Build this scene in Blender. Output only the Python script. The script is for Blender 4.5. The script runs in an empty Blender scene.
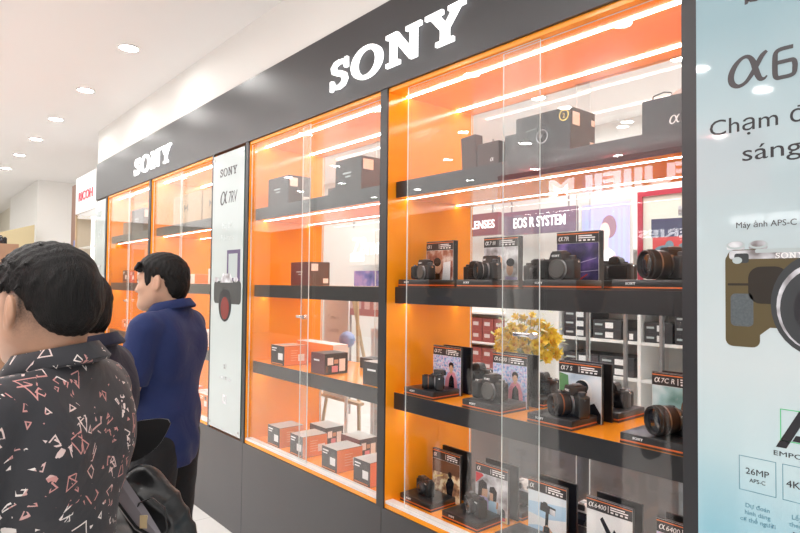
import bpy, bmesh, math, random
import numpy as np
from mathutils import Vector, Matrix
SC = bpy.context.scene
COL = SC.collection
PI = math.pi
# ---------------------------------------------------------------- camera, world, exposure
cd = bpy.data.cameras.new('camera'); cam = bpy.data.objects.new('camera', cd); COL.objects.link(cam)
cd.sensor_width = 36.0; cd.lens = 602.0 / 800 * 36; cd.clip_start = 0.05; cd.clip_end = 100
yaw, pit, rol = math.radians(49.8816), math.radians(1.69994), math.radians(0.588074)
F = Vector((-math.sin(yaw)*math.cos(pit), math.cos(yaw)*math.cos(pit), math.sin(pit)))
R0 = Vector((math.cos(yaw), math.sin(yaw), 0)); U0 = R0.cross(F)
Rv = R0*math.cos(rol) + U0*math.sin(rol); Uv = U0*math.cos(rol) - R0*math.sin(rol)
cam.matrix_world = Matrix(((Rv.x, Uv.x, -F.x, 0), (Rv.y, Uv.y, -F.y, -1.7092), (Rv.z, Uv.z, -F.z, 1.6), (0, 0, 0, 1)))
SC.camera = cam
w = bpy.data.worlds.new('world'); SC.world = w; w.use_nodes = True
w.node_tree.nodes['Background'].inputs[0].default_value = (1.0, 0.985, 0.97, 1)
w.node_tree.nodes['Background'].inputs[1].default_value = 0.9
SC.view_settings.view_transform = 'Standard'; SC.view_settings.look = 'None'
SC.view_settings.exposure = 0.22; SC.view_settings.gamma = 1.0; SC.view_settings.use_curve_mapping = False
def area(name, loc, sx, sy, power, rot=(0, 0, 0), color=(1, .98, .96)):
    l = bpy.data.lights.new(name, 'AREA'); l.shape = 'RECTANGLE'; l.size = sx; l.size_y = sy; l.energy = power; l.color = color
    o = bpy.data.objects.new(name, l); COL.objects.link(o); o.location = loc; o.rotation_euler = rot
    return o
area('hall_fill', (-7.0, -4.3, 3.235), 21, 6.4, 430)  # added soft fill under the ceiling, not a fixture of the hall
area('back_room_fill', (-2.5, 2.2, 3.2), 3.5, 2.4, 80)  # added fill to brighten the room behind the cabinets, no real fixture
area('back_room_fill', (-7.0, 2.2, 3.2), 4.0, 2.4, 80)  # second added fill, for the left part of that room

# ---------------------------------------------------------------- materials
MATS = {}
def mat(name, color=None, rough=.5, metal=0, spec=.5, emit=0, ecol=None, coat=0, alpha=None, noise=0, nscale=8, bump=0, bscale=60):
    if name in MATS: return MATS[name]
    m = bpy.data.materials.new(name); m.use_nodes = True
    nt = m.node_tree; b = nt.nodes['Principled BSDF']
    c = (*color, 1)
    b.inputs['Base Color'].default_value = c; b.inputs['Roughness'].default_value = rough; b.inputs['Metallic'].default_value = metal
    b.inputs['Specular IOR Level'].default_value = spec; b.inputs['Coat Weight'].default_value = coat
    if emit:
        b.inputs['Emission Color'].default_value = (*(ecol or color), 1); b.inputs['Emission Strength'].default_value = emit
    if noise or bump:
        tc = nt.nodes.new('ShaderNodeTexCoord'); n = nt.nodes.new('ShaderNodeTexNoise')
        nt.links.new(tc.outputs['Object'], n.inputs['Vector'])
        if noise:
            n.inputs['Scale'].default_value = nscale; n.inputs['Detail'].default_value = 4
            mx = nt.nodes.new('ShaderNodeMix'); mx.data_type = 'RGBA'
            mx.inputs['A'].default_value = tuple(max(0, v*(1-noise)) for v in color)+(1,)
            mx.inputs['B'].default_value = tuple(min(1, v*(1+noise)) for v in color)+(1,)
            nt.links.new(n.outputs['Fac'], mx.inputs['Factor']); nt.links.new(mx.outputs['Result'], b.inputs['Base Color'])
        if bump:
            n2 = nt.nodes.new('ShaderNodeTexNoise'); n2.inputs['Scale'].default_value = bscale; n2.inputs['Detail'].default_value = 3
            nt.links.new(tc.outputs['Object'], n2.inputs['Vector'])
            bp = nt.nodes.new('ShaderNodeBump'); bp.inputs['Strength'].default_value = bump; bp.inputs['Distance'].default_value = .004
            nt.links.new(n2.outputs['Fac'], bp.inputs['Height']); nt.links.new(bp.outputs['Normal'], b.inputs['Normal'])
    MATS[name] = m
    return m
def glassmat(name, tint, rough=0.0, ior=1.5):
    m = bpy.data.materials.new(name); m.use_nodes = True; nt = m.node_tree
    nt.nodes.remove(nt.nodes['Principled BSDF'])
    t = nt.nodes.new('ShaderNodeBsdfTransparent'); t.inputs[0].default_value = (*tint, 1)
    g = nt.nodes.new('ShaderNodeBsdfGlossy'); g.inputs['Roughness'].default_value = rough; g.inputs['Color'].default_value = (1, 1, 1, 1)
    f = nt.nodes.new('ShaderNodeFresnel'); f.inputs[0].default_value = ior
    geo = nt.nodes.new('ShaderNodeNewGeometry')
    iv = nt.nodes.new('ShaderNodeMix'); iv.data_type = 'FLOAT'
    iv.inputs['A'].default_value = ior; iv.inputs['B'].default_value = 1/ior      # back faces: same reflection as the front
    nt.links.new(geo.outputs['Backfacing'], iv.inputs['Factor'])
    nt.links.new(iv.outputs['Result'], f.inputs[0])
    mx = nt.nodes.new('ShaderNodeMixShader')
    nt.links.new(f.outputs[0], mx.inputs[0]); nt.links.new(t.outputs[0], mx.inputs[1]); nt.links.new(g.outputs[0], mx.inputs[2])
    nt.links.new(mx.outputs[0], nt.nodes['Material Output'].inputs[0])
    MATS[name] = m
    return m
GLASS = glassmat('clear_glass', (.985, .99, .988), ior=1.38)
GEDGE = mat('glass_edge', (.78, .86, .85), .15, emit=0)
BLK = mat('charcoal_laminate', (.05, .05, .054), .33, noise=.12, nscale=3)
POSTM = mat('black_trim', (.03, .03, .033), .35)
ORG = mat('orange_laminate', (1.0, .345, .014), .16, noise=.05, nscale=2)
WHITE = mat('white_paint', (.86, .85, .83), .6)
CEIL = mat('ceiling_paint', (.82, .80, .79), .8)
WALLM = mat('wall_paint', (.84, .83, .80), .7, noise=.02, nscale=2)
LED = mat('led_strip', (1, .97, .94), emit=19)
LAMP = mat('lamp_face', (1, .98, .95), emit=120)
LETTER = mat('lit_white_letter', (.9, .9, .9), emit=1.15, ecol=(1, 1, 1))
DARK = mat('black_plastic', (.018, .018, .02), .4)
DGREY = mat('dark_grey_plastic', (.05, .05, .055), .45)
RUB = mat('black_rubber', (.02, .02, .021), .75, bump=.4, bscale=900)
CHROME = mat('chrome', (.75, .75, .76), .2, metal=1)
PAPER = mat('white_paper', (.85, .85, .85), .5)
INK = mat('black_ink', (.02, .02, .025), .4)
WINK = mat('white_ink', (.9, .9, .9), .4)
OINK = mat('orange_ink', (.85, .22, .05), .4)
# ---------------------------------------------------------------- mesh helpers
class MB:
    def __init__(s): s.bm = bmesh.new(); s.mats = []
    def mi(s, m):
        if m not in s.mats: s.mats.append(m)
        return s.mats.index(m)
    def box(s, x0, x1, y0, y1, z0, z1, m, bev=0, seg=2, faces=None):
        vs = [s.bm.verts.new((x, y, z)) for x in (x0, x1) for y in (y0, y1) for z in (z0, z1)]
        q = dict(l=(0, 1, 3, 2), r=(4, 6, 7, 5), f=(0, 4, 5, 1), b=(2, 3, 7, 6), d=(0, 2, 6, 4), u=(1, 5, 7, 3))
        fs = []
        for k, i in q.items():
            fc = s.bm.faces.new([vs[j] for j in i]); fc.material_index = s.mi((faces or {}).get(k, m)); fs.append(fc)
        if bev:
            es = list({e for fc in fs for e in fc.edges})
            bmesh.ops.bevel(s.bm, geom=es, offset=bev, segments=seg, profile=.5, affect='EDGES')
        return s
    def ring_surf(s, rings, m, closed=True, cap0=True, cap1=True):
        idx = s.mi(m); vr = [[s.bm.verts.new(p) for p in r] for r in rings]; n = len(rings[0])
        for a, b in zip(vr, vr[1:]):
            for i in range(n if closed else n-1):
                j = (i+1) % n
                s.bm.faces.new((a[i], a[j], b[j], b[i])).material_index = idx
        if closed and cap0: s.bm.faces.new(vr[0][::-1]).material_index = idx
        if closed and cap1: s.bm.faces.new(vr[-1]).material_index = idx
        return s
    def lathe(s, prof, o, axis, m, n=28, cap0=True, cap1=True):
        a = Vector(axis).normalized(); t = Vector((0, 0, 1)) if abs(a.z) < .9 else Vector((1, 0, 0))
        u = a.cross(t).normalized(); v = a.cross(u); o = Vector(o)
        rings = [[o + a*h + u*(r*math.cos(2*PI*i/n)) + v*(r*math.sin(2*PI*i/n)) for i in range(n)] for r, h in prof]
        return s.ring_surf(rings, m, True, cap0, cap1)
    def cyl(s, p0, p1, r0, m, r1=None, n=16):
        d = Vector(p1)-Vector(p0)
        return s.lathe([(r0, 0), (r0 if r1 is None else r1, d.length)], p0, d, m, n)
    def tube(s, pts, r, m, n=8, flat=1.0):
        pts = [Vector(p) for p in pts]; rings = []; up = Vector((0, 0, 1))
        for i, p in enumerate(pts):
            d = (pts[min(i+1, len(pts)-1)] - pts[max(i-1, 0)]).normalized()
            u = d.cross(up)
            if u.length < 1e-3: u = d.cross(Vector((1, 0, 0)))
            u.normalize(); v = u.cross(d)
            rr = r[i] if isinstance(r, (list, tuple)) else r
            rings.append([p + u*(rr*math.cos(2*PI*k/n)) + v*(rr*flat*math.sin(2*PI*k/n)) for k in range(n)])
        return s.ring_surf(rings, m)
    def prism(s, pts, y0, y1, m, side=None):                                # 2-D outline in x,z extruded along y
        idx = s.mi(m); ids = s.mi(side or m)
        ar = sum(pts[i][0]*pts[(i+1) % len(pts)][1]-pts[(i+1) % len(pts)][0]*pts[i][1] for i in range(len(pts)))
        if ar < 0: pts = pts[::-1]
        a = [s.bm.verts.new((x, y0, z)) for x, z in pts]; b = [s.bm.verts.new((x, y1, z)) for x, z in pts]
        s.bm.faces.new(a).material_index = idx; s.bm.faces.new(b[::-1]).material_index = ids
        for i in range(len(pts)):
            j = (i+1) % len(pts); s.bm.faces.new((a[j], a[i], b[i], b[j])).material_index = ids
        return s
    def flat(s, pts, y, m):                                                 # printed patch facing -y
        ar = sum(pts[i][0]*pts[(i+1) % len(pts)][1]-pts[(i+1) % len(pts)][0]*pts[i][1] for i in range(len(pts)))
        if ar < 0: pts = pts[::-1]
        s.bm.faces.new([s.bm.verts.new((x, y, z)) for x, z in pts]).material_index = s.mi(m)
        return s
    def annulus(s, outer, inner, y0, y1, m):
        idx = s.mi(m); n = len(outer)
        L = [[s.bm.verts.new((x, y, z)) for x, z in ring] for y in (y0, y1) for ring in (outer, inner)]
        for i in range(n):
            j = (i+1) % n
            for a, b in ((L[0], L[1]), (L[3], L[2]), (L[2], L[0]), (L[1], L[3])):
                s.bm.faces.new((a[i], a[j], b[j], b[i])).material_index = idx
        return s
    def xf(s, M): bmesh.ops.transform(s.bm, matrix=M, verts=s.bm.verts[:]); return s
    def build(s, name, parent=None, smooth=.6, loc=None, fixn=True):
        me = bpy.data.meshes.new(name)
        if fixn: bmesh.ops.recalc_face_normals(s.bm, faces=s.bm.faces[:])
        s.bm.to_mesh(me); s.bm.free()
        for m in s.mats: me.materials.append(m)
        if smooth:
            me.shade_smooth(); me.set_sharp_from_angle(angle=smooth)
        return link(name, me, parent, loc)
def link(name, me, parent=None, loc=None):
    o = bpy.data.objects.new(name, me); COL.objects.link(o)
    if parent: o.parent = parent
    if loc: o.location = loc
    return o
def tag(o, label=None, cat=None, group=None, kind=None):
    if label: o['label'] = label
    if cat: o['category'] = cat
    if group: o['group'] = group
    if kind: o['kind'] = kind
    return o
def thing(name, label, cat, loc=(0, 0, 0), rz=0, group=None):
    o = bpy.data.objects.new(name, None); COL.objects.link(o); o.location = loc; o.rotation_euler = (0, 0, rz); o.empty_display_size = .05
    return tag(o, label, cat, group)
def struct(o): o['kind'] = 'structure'; return o
def copy_tree(o, parent=None):
    c = o.copy(); COL.objects.link(c)
    if parent: c.parent = parent
    for ch in list(o.children): copy_tree(ch, c)
    return c
def bx(name, x0, x1, y0, y1, z0, z1, m, parent=None, bev=0, faces=None):
    return MB().box(x0, x1, y0, y1, z0, z1, m, bev, 2, faces).build(name, parent, 0 if not bev else .6)
def ell(cx, cz, rx, rz, n=18, a0=0, a1=2*PI):
    return [(cx+rx*math.cos(a0+(a1-a0)*i/n), cz+rz*math.sin(a0+(a1-a0)*i/n)) for i in range(n if a1-a0 > 6.2 else n+1)]
_FC = {}
def text_bm(s, size, depth=0, shear=0, bold=0):
    cu = bpy.data.curves.new('t', 'FONT'); cu.body = s; cu.size = size; cu.extrude = depth; cu.shear = shear; cu.offset = bold; cu.resolution_u = 3
    ob = bpy.data.objects.new('t', cu); COL.objects.link(ob)
    dg = bpy.context.evaluated_depsgraph_get()
    me = bpy.data.meshes.new_from_object(ob.evaluated_get(dg))
    bpy.data.objects.remove(ob); bpy.data.curves.remove(cu)
    for p in me.polygons: p.use_smooth = False
    return me
def text(s, x, z, y, size, m, parent, name='lettering', align='l', depth=0.0004, shear=0, bold=0, width=None, mirror=False, yaw180=False, slope=0):
    me = text_bm(s, size, depth, shear, bold)
    n = len(me.vertices); co = np.empty(n*3, 'f'); me.vertices.foreach_get('co', co); co = co.reshape(-1, 3)
    if n == 0: return None
    x0, x1 = co[:, 0].min(), co[:, 0].max()
    k = 1 if width is None else width/(x1-x0)
    X = (co[:, 0]-x0)*k - {'l': 0, 'c': (x1-x0)*k/2, 'r': (x1-x0)*k}[align]
    out = np.stack([X, -co[:, 2], co[:, 1]], 1)
    if yaw180: out[:, 0] *= -1; out[:, 1] *= -1
    out += np.array([x, y, z])
    me.vertices.foreach_set('co', out.astype('f').ravel()); me.materials.clear(); me.materials.append(m)
    me.update()
    return link(name, me, parent)
# slab-serif word mark, cap height 1
def logo_letters(h, y0, y1, m):
    res = []
    # S
    cl = [(.76, .66, .10), (.735, .80, .13), (.62, .90, .15), (.45, .935, .14), (.28, .90, .17), (.185, .79, .2), (.22, .66, .2), (.36, .575, .19), (.52, .51, .2), (.66, .42, .21), (.71, .29, .21), (.63, .145, .18), (.45, .07, .14), (.28, .10, .14), (.16, .20, .12), (.12, .34, .10)]
    b = MB(); L = []; Rr = []
    for i, (x, z, wd) in enumerate(cl):
        p, q = cl[max(i-1, 0)], cl[min(i+1, len(cl)-1)]
        d = Vector((q[0]-p[0], q[1]-p[1])).normalized()
        L.append((x-d.y*wd/2, z+d.x*wd/2)); Rr.append((x+d.y*wd/2, z-d.x*wd/2))
    for i in range(len(cl)-1): b.prism([L[i], L[i+1], Rr[i+1], Rr[i]], y0/h, y1/h, m)
    b.prism([(.70, .66), (.82, .66), (.82, 1), (.72, 1), (.66, .9)], y0/h, y1/h, m); b.prism([(.06, 0), (.15, 0), (.22, .1), (.18, .35), (.06, .35)], y0/h, y1/h, m)
    res.append((b, 0, .9))
    b = MB(); b.annulus(ell(.62, .5, .62, .53, 40), ell(.62, .5, .37, .41, 40), y0/h, y1/h, m); res.append((b, .93, 1.24))
    N = [(0, 0), (.48, 0), (.48, .13), (.35, .13), (.35, .68), (.84, 0), (1.06, 0), (1.06, .87), (1.2, .87), (1.2, 1), (.70, 1), (.70, .87), (.84, .87), (.84, .36), (.40, 1), (0, 1), (0, .87), (.14, .87), (.14, .13), (0, .13)]
    b = MB(); b.prism(N, y0/h, y1/h, m); res.append((b, 2.24, 1.2))
    Y = [(.33, 0), (.85, 0), (.85, .13), (.71, .13), (.71, .42), (1.03, .87), (1.17, .87), (1.17, 1), (.70, 1), (.70, .87), (.82, .87), (.62, .58), (.42, .87), (.53, .87), (.53, 1), (0, 1), (0, .87), (.14, .87), (.47, .42), (.47, .13), (.33, .13)]
    b = MB(); b.prism(Y, y0/h, y1/h, m); res.append((b, 3.5, 1.17))
    for b, off, wd in res:
        b.xf(Matrix.Translation((off*h, 0, 0)) @ Matrix.Scale(h, 4) @ Matrix.Diagonal((.94, 1, 1, 1)))
    return [b for b, _, _ in res]
def logo(h, x, z, y, m, parent, depth=.0006, width=None, rz=0):
    bs = logo_letters(h, -depth, 0, m); me = bmesh.new(); kk = 1 if width is None else width/(4.67*h)
    tmp = bpy.data.meshes.new('t')
    for b in bs:
        b.bm.to_mesh(tmp); me.from_mesh(tmp); b.bm.free()
    bmesh.ops.transform(me, matrix=Matrix.Translation((x, y, z)) @ Matrix.Rotation(rz, 4, 'Z') @ Matrix.Diagonal((kk, 1, 1, 1)), verts=me.verts[:])
    bmesh.ops.recalc_face_normals(me, faces=me.faces[:])
    out = bpy.data.meshes.new('lettering'); me.to_mesh(out); me.free(); out.materials.append(m)
    return link('lettering', out, parent)

# ================================================================ SETTING
CZ = 3.26
tile = mat('floor_tile', (.80, .79, .77), .12)
def tile_nodes(m):
    nt = m.node_tree; b = nt.nodes['Principled BSDF']; tc = nt.nodes.new('ShaderNodeTexCoord'); br = nt.nodes.new('ShaderNodeTexBrick')
    br.offset = 0; br.inputs['Scale'].default_value = 1; br.inputs['Brick Width'].default_value = .8; br.inputs['Row Height'].default_value = .8
    br.inputs['Mortar Size'].default_value = .003; br.inputs['Color1'].default_value = (.84, .83, .81, 1); br.inputs['Color2'].default_value = (.82, .81, .79, 1); br.inputs['Mortar'].default_value = (.55, .54, .52, 1)
    nt.links.new(tc.outputs['Object'], br.inputs['Vector']); nt.links.new(br.outputs['Color'], b.inputs['Base Color'])
tile_nodes(tile)
struct(bx('floor', -18, 4, -8, 4, -.1, 0, tile))
struct(bx('ceiling', -18, 4, -8, 4, CZ, CZ+.1, CEIL))
struct(bx('wall_upper', -7.25, 1.6, 0.0, .5, 2.892, CZ, WALLM))
struct(bx('wall_back', -12, 4, 3.8, 4, 0, CZ, WALLM))
struct(bx('wall_added_opposite', -18, 4, -7.9, -7.7, 0, CZ, mat('taupe_paint', (.22, .20, .19), .7)))  # unseen dark wall, added to cut pale haze reflected in the glass
struct(bx('wall_pillar', -14.4, -11.4, .08, .80, 0, CZ, WALLM))
struct(bx('wall_far', -18, -17.8, -8, 4, 0, CZ, mat('beige_paint', (.78, .74, .64), .7)))
struct(bx('wall_far_side', -17.8, -14.4, .3, .5, 0, CZ, MATS['beige_paint']))
# ================================================================ DISPLAY WALL
D = .56
BAYS = [(-6.80, -5.45), (-5.398, -4.082), (-3.516, -2.17), (-2.119, -.785)]
Z0, Z1 = .62, 2.474
fr = thing('shop_fitting', 'long charcoal fascia, posts and plinth that surround the glass display cabinets', 'shop fitting')
bx('fascia', -7.25, 1.6, -.012, D, Z1+.02, 2.892, BLK, fr)
bx('plinth', -7.25, 1.6, -.004, D, 0, Z0-.02, BLK, fr)
for a, b in ((-6.84, -6.80), (-5.45, -5.398), (-4.082, -4.05), (-3.56, -3.516), (-2.17, -2.119), (-.785, -.742)):
    bx('post', a+.0005, b-.0005, -.008, .0, Z0-.02, Z1+.02, POSTM, fr)
for x in (-5.9, -3.54, -2.14): bx('panel_seam', x, x+.003, -.0045, -.004, .0, Z0-.021, mat('seam', (.02, .02, .02), .6), fr)
SH = (2.07, 1.588, 1.11)
ordinal = ['farthest left', 'second from the left', 'third from the left', 'nearest']
clabel = ['narrow far orange glass display cabinet, beside the pale printed glass panel at its left end', 'orange glass display cabinet holding kraft cartons, left of the white printed glass panel',
          'orange glass display cabinet full of boxed goods, right of the white printed glass panel', 'large orange glass display cabinet holding cameras on stands under the big lit letters']
for bi, (x0, x1) in enumerate(BAYS):
    c = thing('display_cabinet', clabel[bi], 'display cabinet', ((x0+x1)/2, 0, Z0), 0, 'orange display cabinets along the wall')
    X0, X1 = x0-(x0+x1)/2, x1-(x0+x1)/2
    h = Z1-Z0
    bx('side_panel', X0-.019, X0, .001, D, 0, h, ORG, c); bx('side_panel', X1, X1+.019, .001, D, 0, h, ORG, c)
    bx('top_panel', X0-.019, X1+.019, .001, D, h, h+.019, ORG, c); bx('bottom_panel', X0-.019, X1+.019, .001, D, -.019, 0, ORG, c)
    bx('door_track', X0+.001, X1-.001, .004, .046, 0, .012, mat('white_aluminium', (.82, .82, .82), .35), c)
    for yy in (.104, .436): bx('led_strip', X0+.004, X1-.004, yy, yy+.009, h-.006, h-.0005, LED, c)
    for z in SH:
        zz = z-Z0
        s = bx('shelf', X0+.001, X1-.001, .05, D-.03, zz-.074, zz, ORG, c, faces={'f': BLK, 'b': BLK})
        bx('front_edge', X0+.001, X1-.001, .048, .0499, zz-.074, zz-.001, mat('black_edge_band', (.022, .022, .024), .3), s)
        for yy in (.108, .438): bx('led_strip', X0+.004, X1-.004, yy, yy+.009, zz-.0752, zz-.0742, LED, s)
    m = (X0+X1)/2
    pan = {0: (X0+.01, m+.05, m-.05, X1-.002), 1: (X0+.01, m+.03, m-.05, X1-.002), 2: (X0+.003, -2.815+2.843, -2.92+2.843, X1-.002), 3: (-2.002+1.452, -1.292+1.452, -1.473+1.452, X1-.002)}[bi]
    for k in (0, 1):
        g = bx('glass_door', pan[2*k], pan[2*k+1], .014+.017*k, .020+.017*k, .0125, h-.002, GLASS, c, faces={'l': GEDGE, 'r': GEDGE, 'u': GEDGE, 'd': GEDGE})
        if k == 0:
            lx = pan[1]-.01; lz = (1.425 if bi == 3 else 1.417)-Z0
            b = MB(); b.box(lx-.10, lx+.008, .004, .0135, lz-.007, lz+.007, CHROME, .002); b.cyl((lx-.005, .0135, lz), (lx-.005, -.008, lz), .012, CHROME)
            b.build('lock', g)
    xm = {3: -1.431+1.452}.get(bi, m)
    bx('back_glass', X0+.001, xm, D-.014, D-.008, .0, h, GLASS, c, faces={'l': GEDGE, 'r': GEDGE, 'u': GEDGE, 'd': GEDGE})
    bx('back_glass', xm-.06, X1-.001, D-.022, D-.016, .0, h, GLASS, c, faces={'l': GEDGE, 'r': GEDGE, 'u': GEDGE, 'd': GEDGE})
# lit letter signs on the fascia
def sign(label, x, z, h, width):
    t = thing('illuminated_sign', label, 'sign', (x, -.012, z), 0, 'lit letters on the charcoal fascia')
    for b in logo_letters(h, -.018, -.004, LETTER):
        b.xf(Matrix.Diagonal((width/(4.67*h), 1, 1, 1)))
        b.build('letter', t, 0)
sign('large glowing white letters on the dark fascia above the big cabinet of cameras', -2.575, 2.574, .148, .97)
sign('smaller-looking glowing white letters near the far left end of the dark fascia', -5.83, 2.574, .148, .97)
# ================================================================ PRINTED GLASS PANELS ON THE WALL
def poster_grad(name, stops, rough=.04, coat=0.0, spec=.5):
    m = mat(name, (.8, .85, .87), rough, coat=coat, spec=spec); nt = m.node_tree; b = nt.nodes['Principled BSDF']
    tc = nt.nodes.new('ShaderNodeTexCoord'); sp = nt.nodes.new('ShaderNodeSeparateXYZ'); cr = nt.nodes.new('ShaderNodeValToRGB')
    n = nt.nodes.new('ShaderNodeTexNoise'); n.inputs['Scale'].default_value = 1.6
    ma = nt.nodes.new('ShaderNodeMath'); ma.operation = 'MULTIPLY_ADD'; ma.inputs[1].default_value = .22
    nt.links.new(tc.outputs['Generated'], sp.inputs[0]); nt.links.new(tc.outputs['Object'], n.inputs['Vector'])
    nt.links.new(n.outputs['Fac'], ma.inputs[0]); nt.links.new(sp.outputs['Z'], ma.inputs[2])
    nt.links.new(ma.outputs[0], cr.inputs[0]); nt.links.new(cr.outputs[0], b.inputs['Base Color'])
    e = cr.color_ramp.elements
    e[0].position, e[0].color = stops[0][0], (*stops[0][1], 1); e[1].position, e[1].color = stops[-1][0], (*stops[-1][1], 1)
    for p, c in stops[1:-1]: q = e.new(p); q.color = (*c, 1)
    return m
PALE = mat('pale_printed_glass', (.53, .60, .60), .06)
# blue poster at the right
pt = thing('advertising_panel', 'tall pale blue glass advertising panel with a printed camera, right of the big cabinet', 'advertising panel', (0, -.012, Z0))
bx('panel', -.7415, .45, .0001, .0118, -.0, Z1-Z0+.006, poster_grad('blue_poster_face', [(.10, (.22, .48, .60)), (.26, (.30, .55, .65)), (.38, (.50, .66, .70)), (.55, (.60, .68, .70)), (.85, (.46, .57, .61)), (1.1, (.30, .45, .51))]), pt)
GINK = mat('graphite_ink', (.055, .05, .055), .4)
logo(.075, -.62, 2.345-Z0, -.0003, GINK, pt)
# alpha sign + 6
b = MB()
def stroke(b, cl, y, m, d=.0005):
    L, Q, c2 = [], [], []
    for i in range(len(cl)-1):
        p0, p1_, p2_, p3_ = cl[max(i-1, 0)], cl[i], cl[i+1], cl[min(i+2, len(cl)-1)]
        for q in range(4):
            t = q/4
            c2.append(tuple(.5*(2*B+(C_-A)*t+(2*A-5*B+4*C_-D_)*t*t+(3*B-A-3*C_+D_)*t**3) for A, B, C_, D_ in zip(p0, p1_, p2_, p3_)))
    cl = c2+[cl[-1]]
    for i, (x, z, wd) in enumerate(cl):
        p, q = cl[max(i-1, 0)], cl[min(i+1, len(cl)-1)]
        dd = Vector((q[0]-p[0], q[1]-p[1])).normalized()
        L.append((x-dd.y*wd/2, z+dd.x*wd/2)); Q.append((x+dd.y*wd/2, z-dd.x*wd/2))
    for i in range(len(cl)-1): b.flat([L[i], L[i+1], Q[i+1], Q[i]], y-d-.000004*i, m)
def alpha(b, x, z, h, y, m, d=.0004):
    cl = [(1.16, .98, .10), (1.02, .86, .15), (.88, .62, .16), (.72, .34, .15), (.52, .10, .12), (.30, .03, .13), (.12, .16, .19), (.08, .42, .2), (.20, .72, .17), (.42, .93, .12), (.62, .93, .13), (.76, .72, .18), (.84, .42, .19), (.95, .14, .16), (1.08, .10, .09), (1.16, .18, .05)]
    stroke(b, [(x+p*h, z+q*h, wd*h) for p, q, wd in cl], y, m, d)
alpha(b, -.657, 2.130-Z0, .080, -.0002, GINK); b.build('alpha_mark', pt, 0, fixn=False)
b = MB(); stroke(b, [(x*.055-.549, z*.078+2.126-Z0, wd*.085) for x, z, wd in [(.8, .98, .12), (.3, .98, .12), (.1, .9, .13), (.06, .7, .15), (.06, .2, .15), (.15, .07, .13), (.3, .06, .12), (.65, .06, .12), (.82, .12, .13), (.86, .3, .14), (.86, .42, .14), (.8, .54, .13), (.6, .56, .12), (.1, .56, .12)]], -.0002, GINK)
b.build('digit', pt, 0, fixn=False)
text('700', -.485, 2.124-Z0, -.0002, .105, GINK, pt, width=.15)
text('Chạm đến', -.706, 2.012-Z0, -.0002, .060, INK, pt, width=.30)
text('sáng tạo', -.624, 1.932-Z0, -.0002, .060, INK, pt, width=.27)
text('Máy ảnh APS-C', -.640, 1.757-Z0, -.0002, .022, GINK, pt)
# printed camera (flat print)
BR = mat('print_olive_brown', (.12, .095, .05), .15); BR2 = mat('print_dark_brown', (.04, .035, .03), .15); GR2 = mat('print_grey', (.20, .23, .24), .3); GR3 = mat('print_dark_grey', (.06, .065, .07), .15); LG = mat('print_light_grey', (.45, .52, .53), .3)
b = MB(); zz = Z0
def RR(x0, x1, z0, z1, r, n=5):
    o = []
    for cx, cz, a in ((x1-r, z1-r, 0), (x0+r, z1-r, PI/2), (x0+r, z0+r, PI), (x1-r, z0+r, 1.5*PI)):
        o += [(cx+r*math.cos(a+PI/2*i/n), cz+r*math.sin(a+PI/2*i/n)) for i in range(n+1)]
    return o
def sh(pts): return [(x, z-zz) for x, z in pts]
b.flat(sh(RR(-.664, -.30, 1.50, 1.700, .02)), -.0003, BR)
b.flat(sh(RR(-.668, -.585, 1.447, 1.690, .018)), -.0005, BR)
b.flat(sh([(-.60, 1.455), (-.585, 1.48), (-.55, 1.51), (-.55, 1.52), (-.61, 1.52)]), -.0004, BR)
b.flat(sh(RR(-.655, -.600, 1.50, 1.585, .012)), -.0006, mat('print_grip', (.10, .12, .13), .3, noise=.5, nscale=160)); b.flat(sh(RR(-.662, -.59, 1.606, 1.612, .002)), -.0007, BR2)
b.flat(sh(RR(-.658, -.31, 1.675, 1.698, .008)), -.0006, GR2)
b.flat(sh(RR(-.645, -.61, 1.665, 1.690, .006)), -.0008, GR3); b.flat(sh(ell(-.638, 1.672, .012, .009)), -.0009, LG)
for cx in (-.642, -.588): b.flat(sh(ell(cx, 1.712, .023, .011)), -.0006, LG); b.flat(sh(ell(cx, 1.714, .018, .008)), -.0008, GR2); b.flat(sh(RR(cx-.022, cx+.022, 1.700, 1.711, .004)), -.0005, GR2)
b.flat(sh(ell(-.455, 1.56, .105, .125, 32)), -.0008, GR3); b.flat(sh(ell(-.455, 1.555, .092, .108, 32)), -.0010, GR2); b.flat(sh(ell(-.455, 1.55, .084, .10, 32)), -.0012, GR3); b.flat(sh(ell(-.455, 1.55, .055, .066, 28)), -.0014, INK); b.flat(sh(ell(-.475, 1.575, .014, .018)), -.0016, GR2)
b.flat(sh(RR(-.612, -.52, 1.56, 1.655, .03)), -.0006, BR2); b.flat(sh(RR(-.595, -.40, 1.69, 1.70, .004)), -.0009, LG)  # the dark brown patch is a reflection painted into the print
b.build('printed_camera', pt, 0, fixn=False)
logo(.014, -.549, 1.675-Z0, -.001, WINK, pt)
# big slanted letter, green corner frame, spec boxes
b = MB()
b.prism(sh([(-.551, 1.205), (-.528, 1.205), (-.478, 1.30), (-.50, 1.30)]), -.0006, -.0001, INK); b.prism(sh([(-.50, 1.30), (-.478, 1.30), (-.44, 1.205), (-.465, 1.205)]), -.0006, -.0001, INK); b.prism(sh([(-.515, 1.225), (-.46, 1.225), (-.46, 1.24), (-.507, 1.24)]), -.0007, -.0001, INK)
b.build('big_letter', pt, 0)
GRN = mat('green_ink', (.06, .60, .20), .4)
def frame2d(b, x0, x1, z0, z1, t, m):
    for q in ((x0, x1, z0, z0+t), (x0, x1, z1-t, z1), (x0, x0+t, z0, z1), (x1-t, x1, z0, z1)): b.box(q[0], q[1], -.0006, -.0001, q[2]-Z0, q[3]-Z0, m)
b = MB(); frame2d(b, -.541, -.42, 1.222, 1.301, .0018, GRN); b.build('corner_frame', pt, 0)
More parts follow.
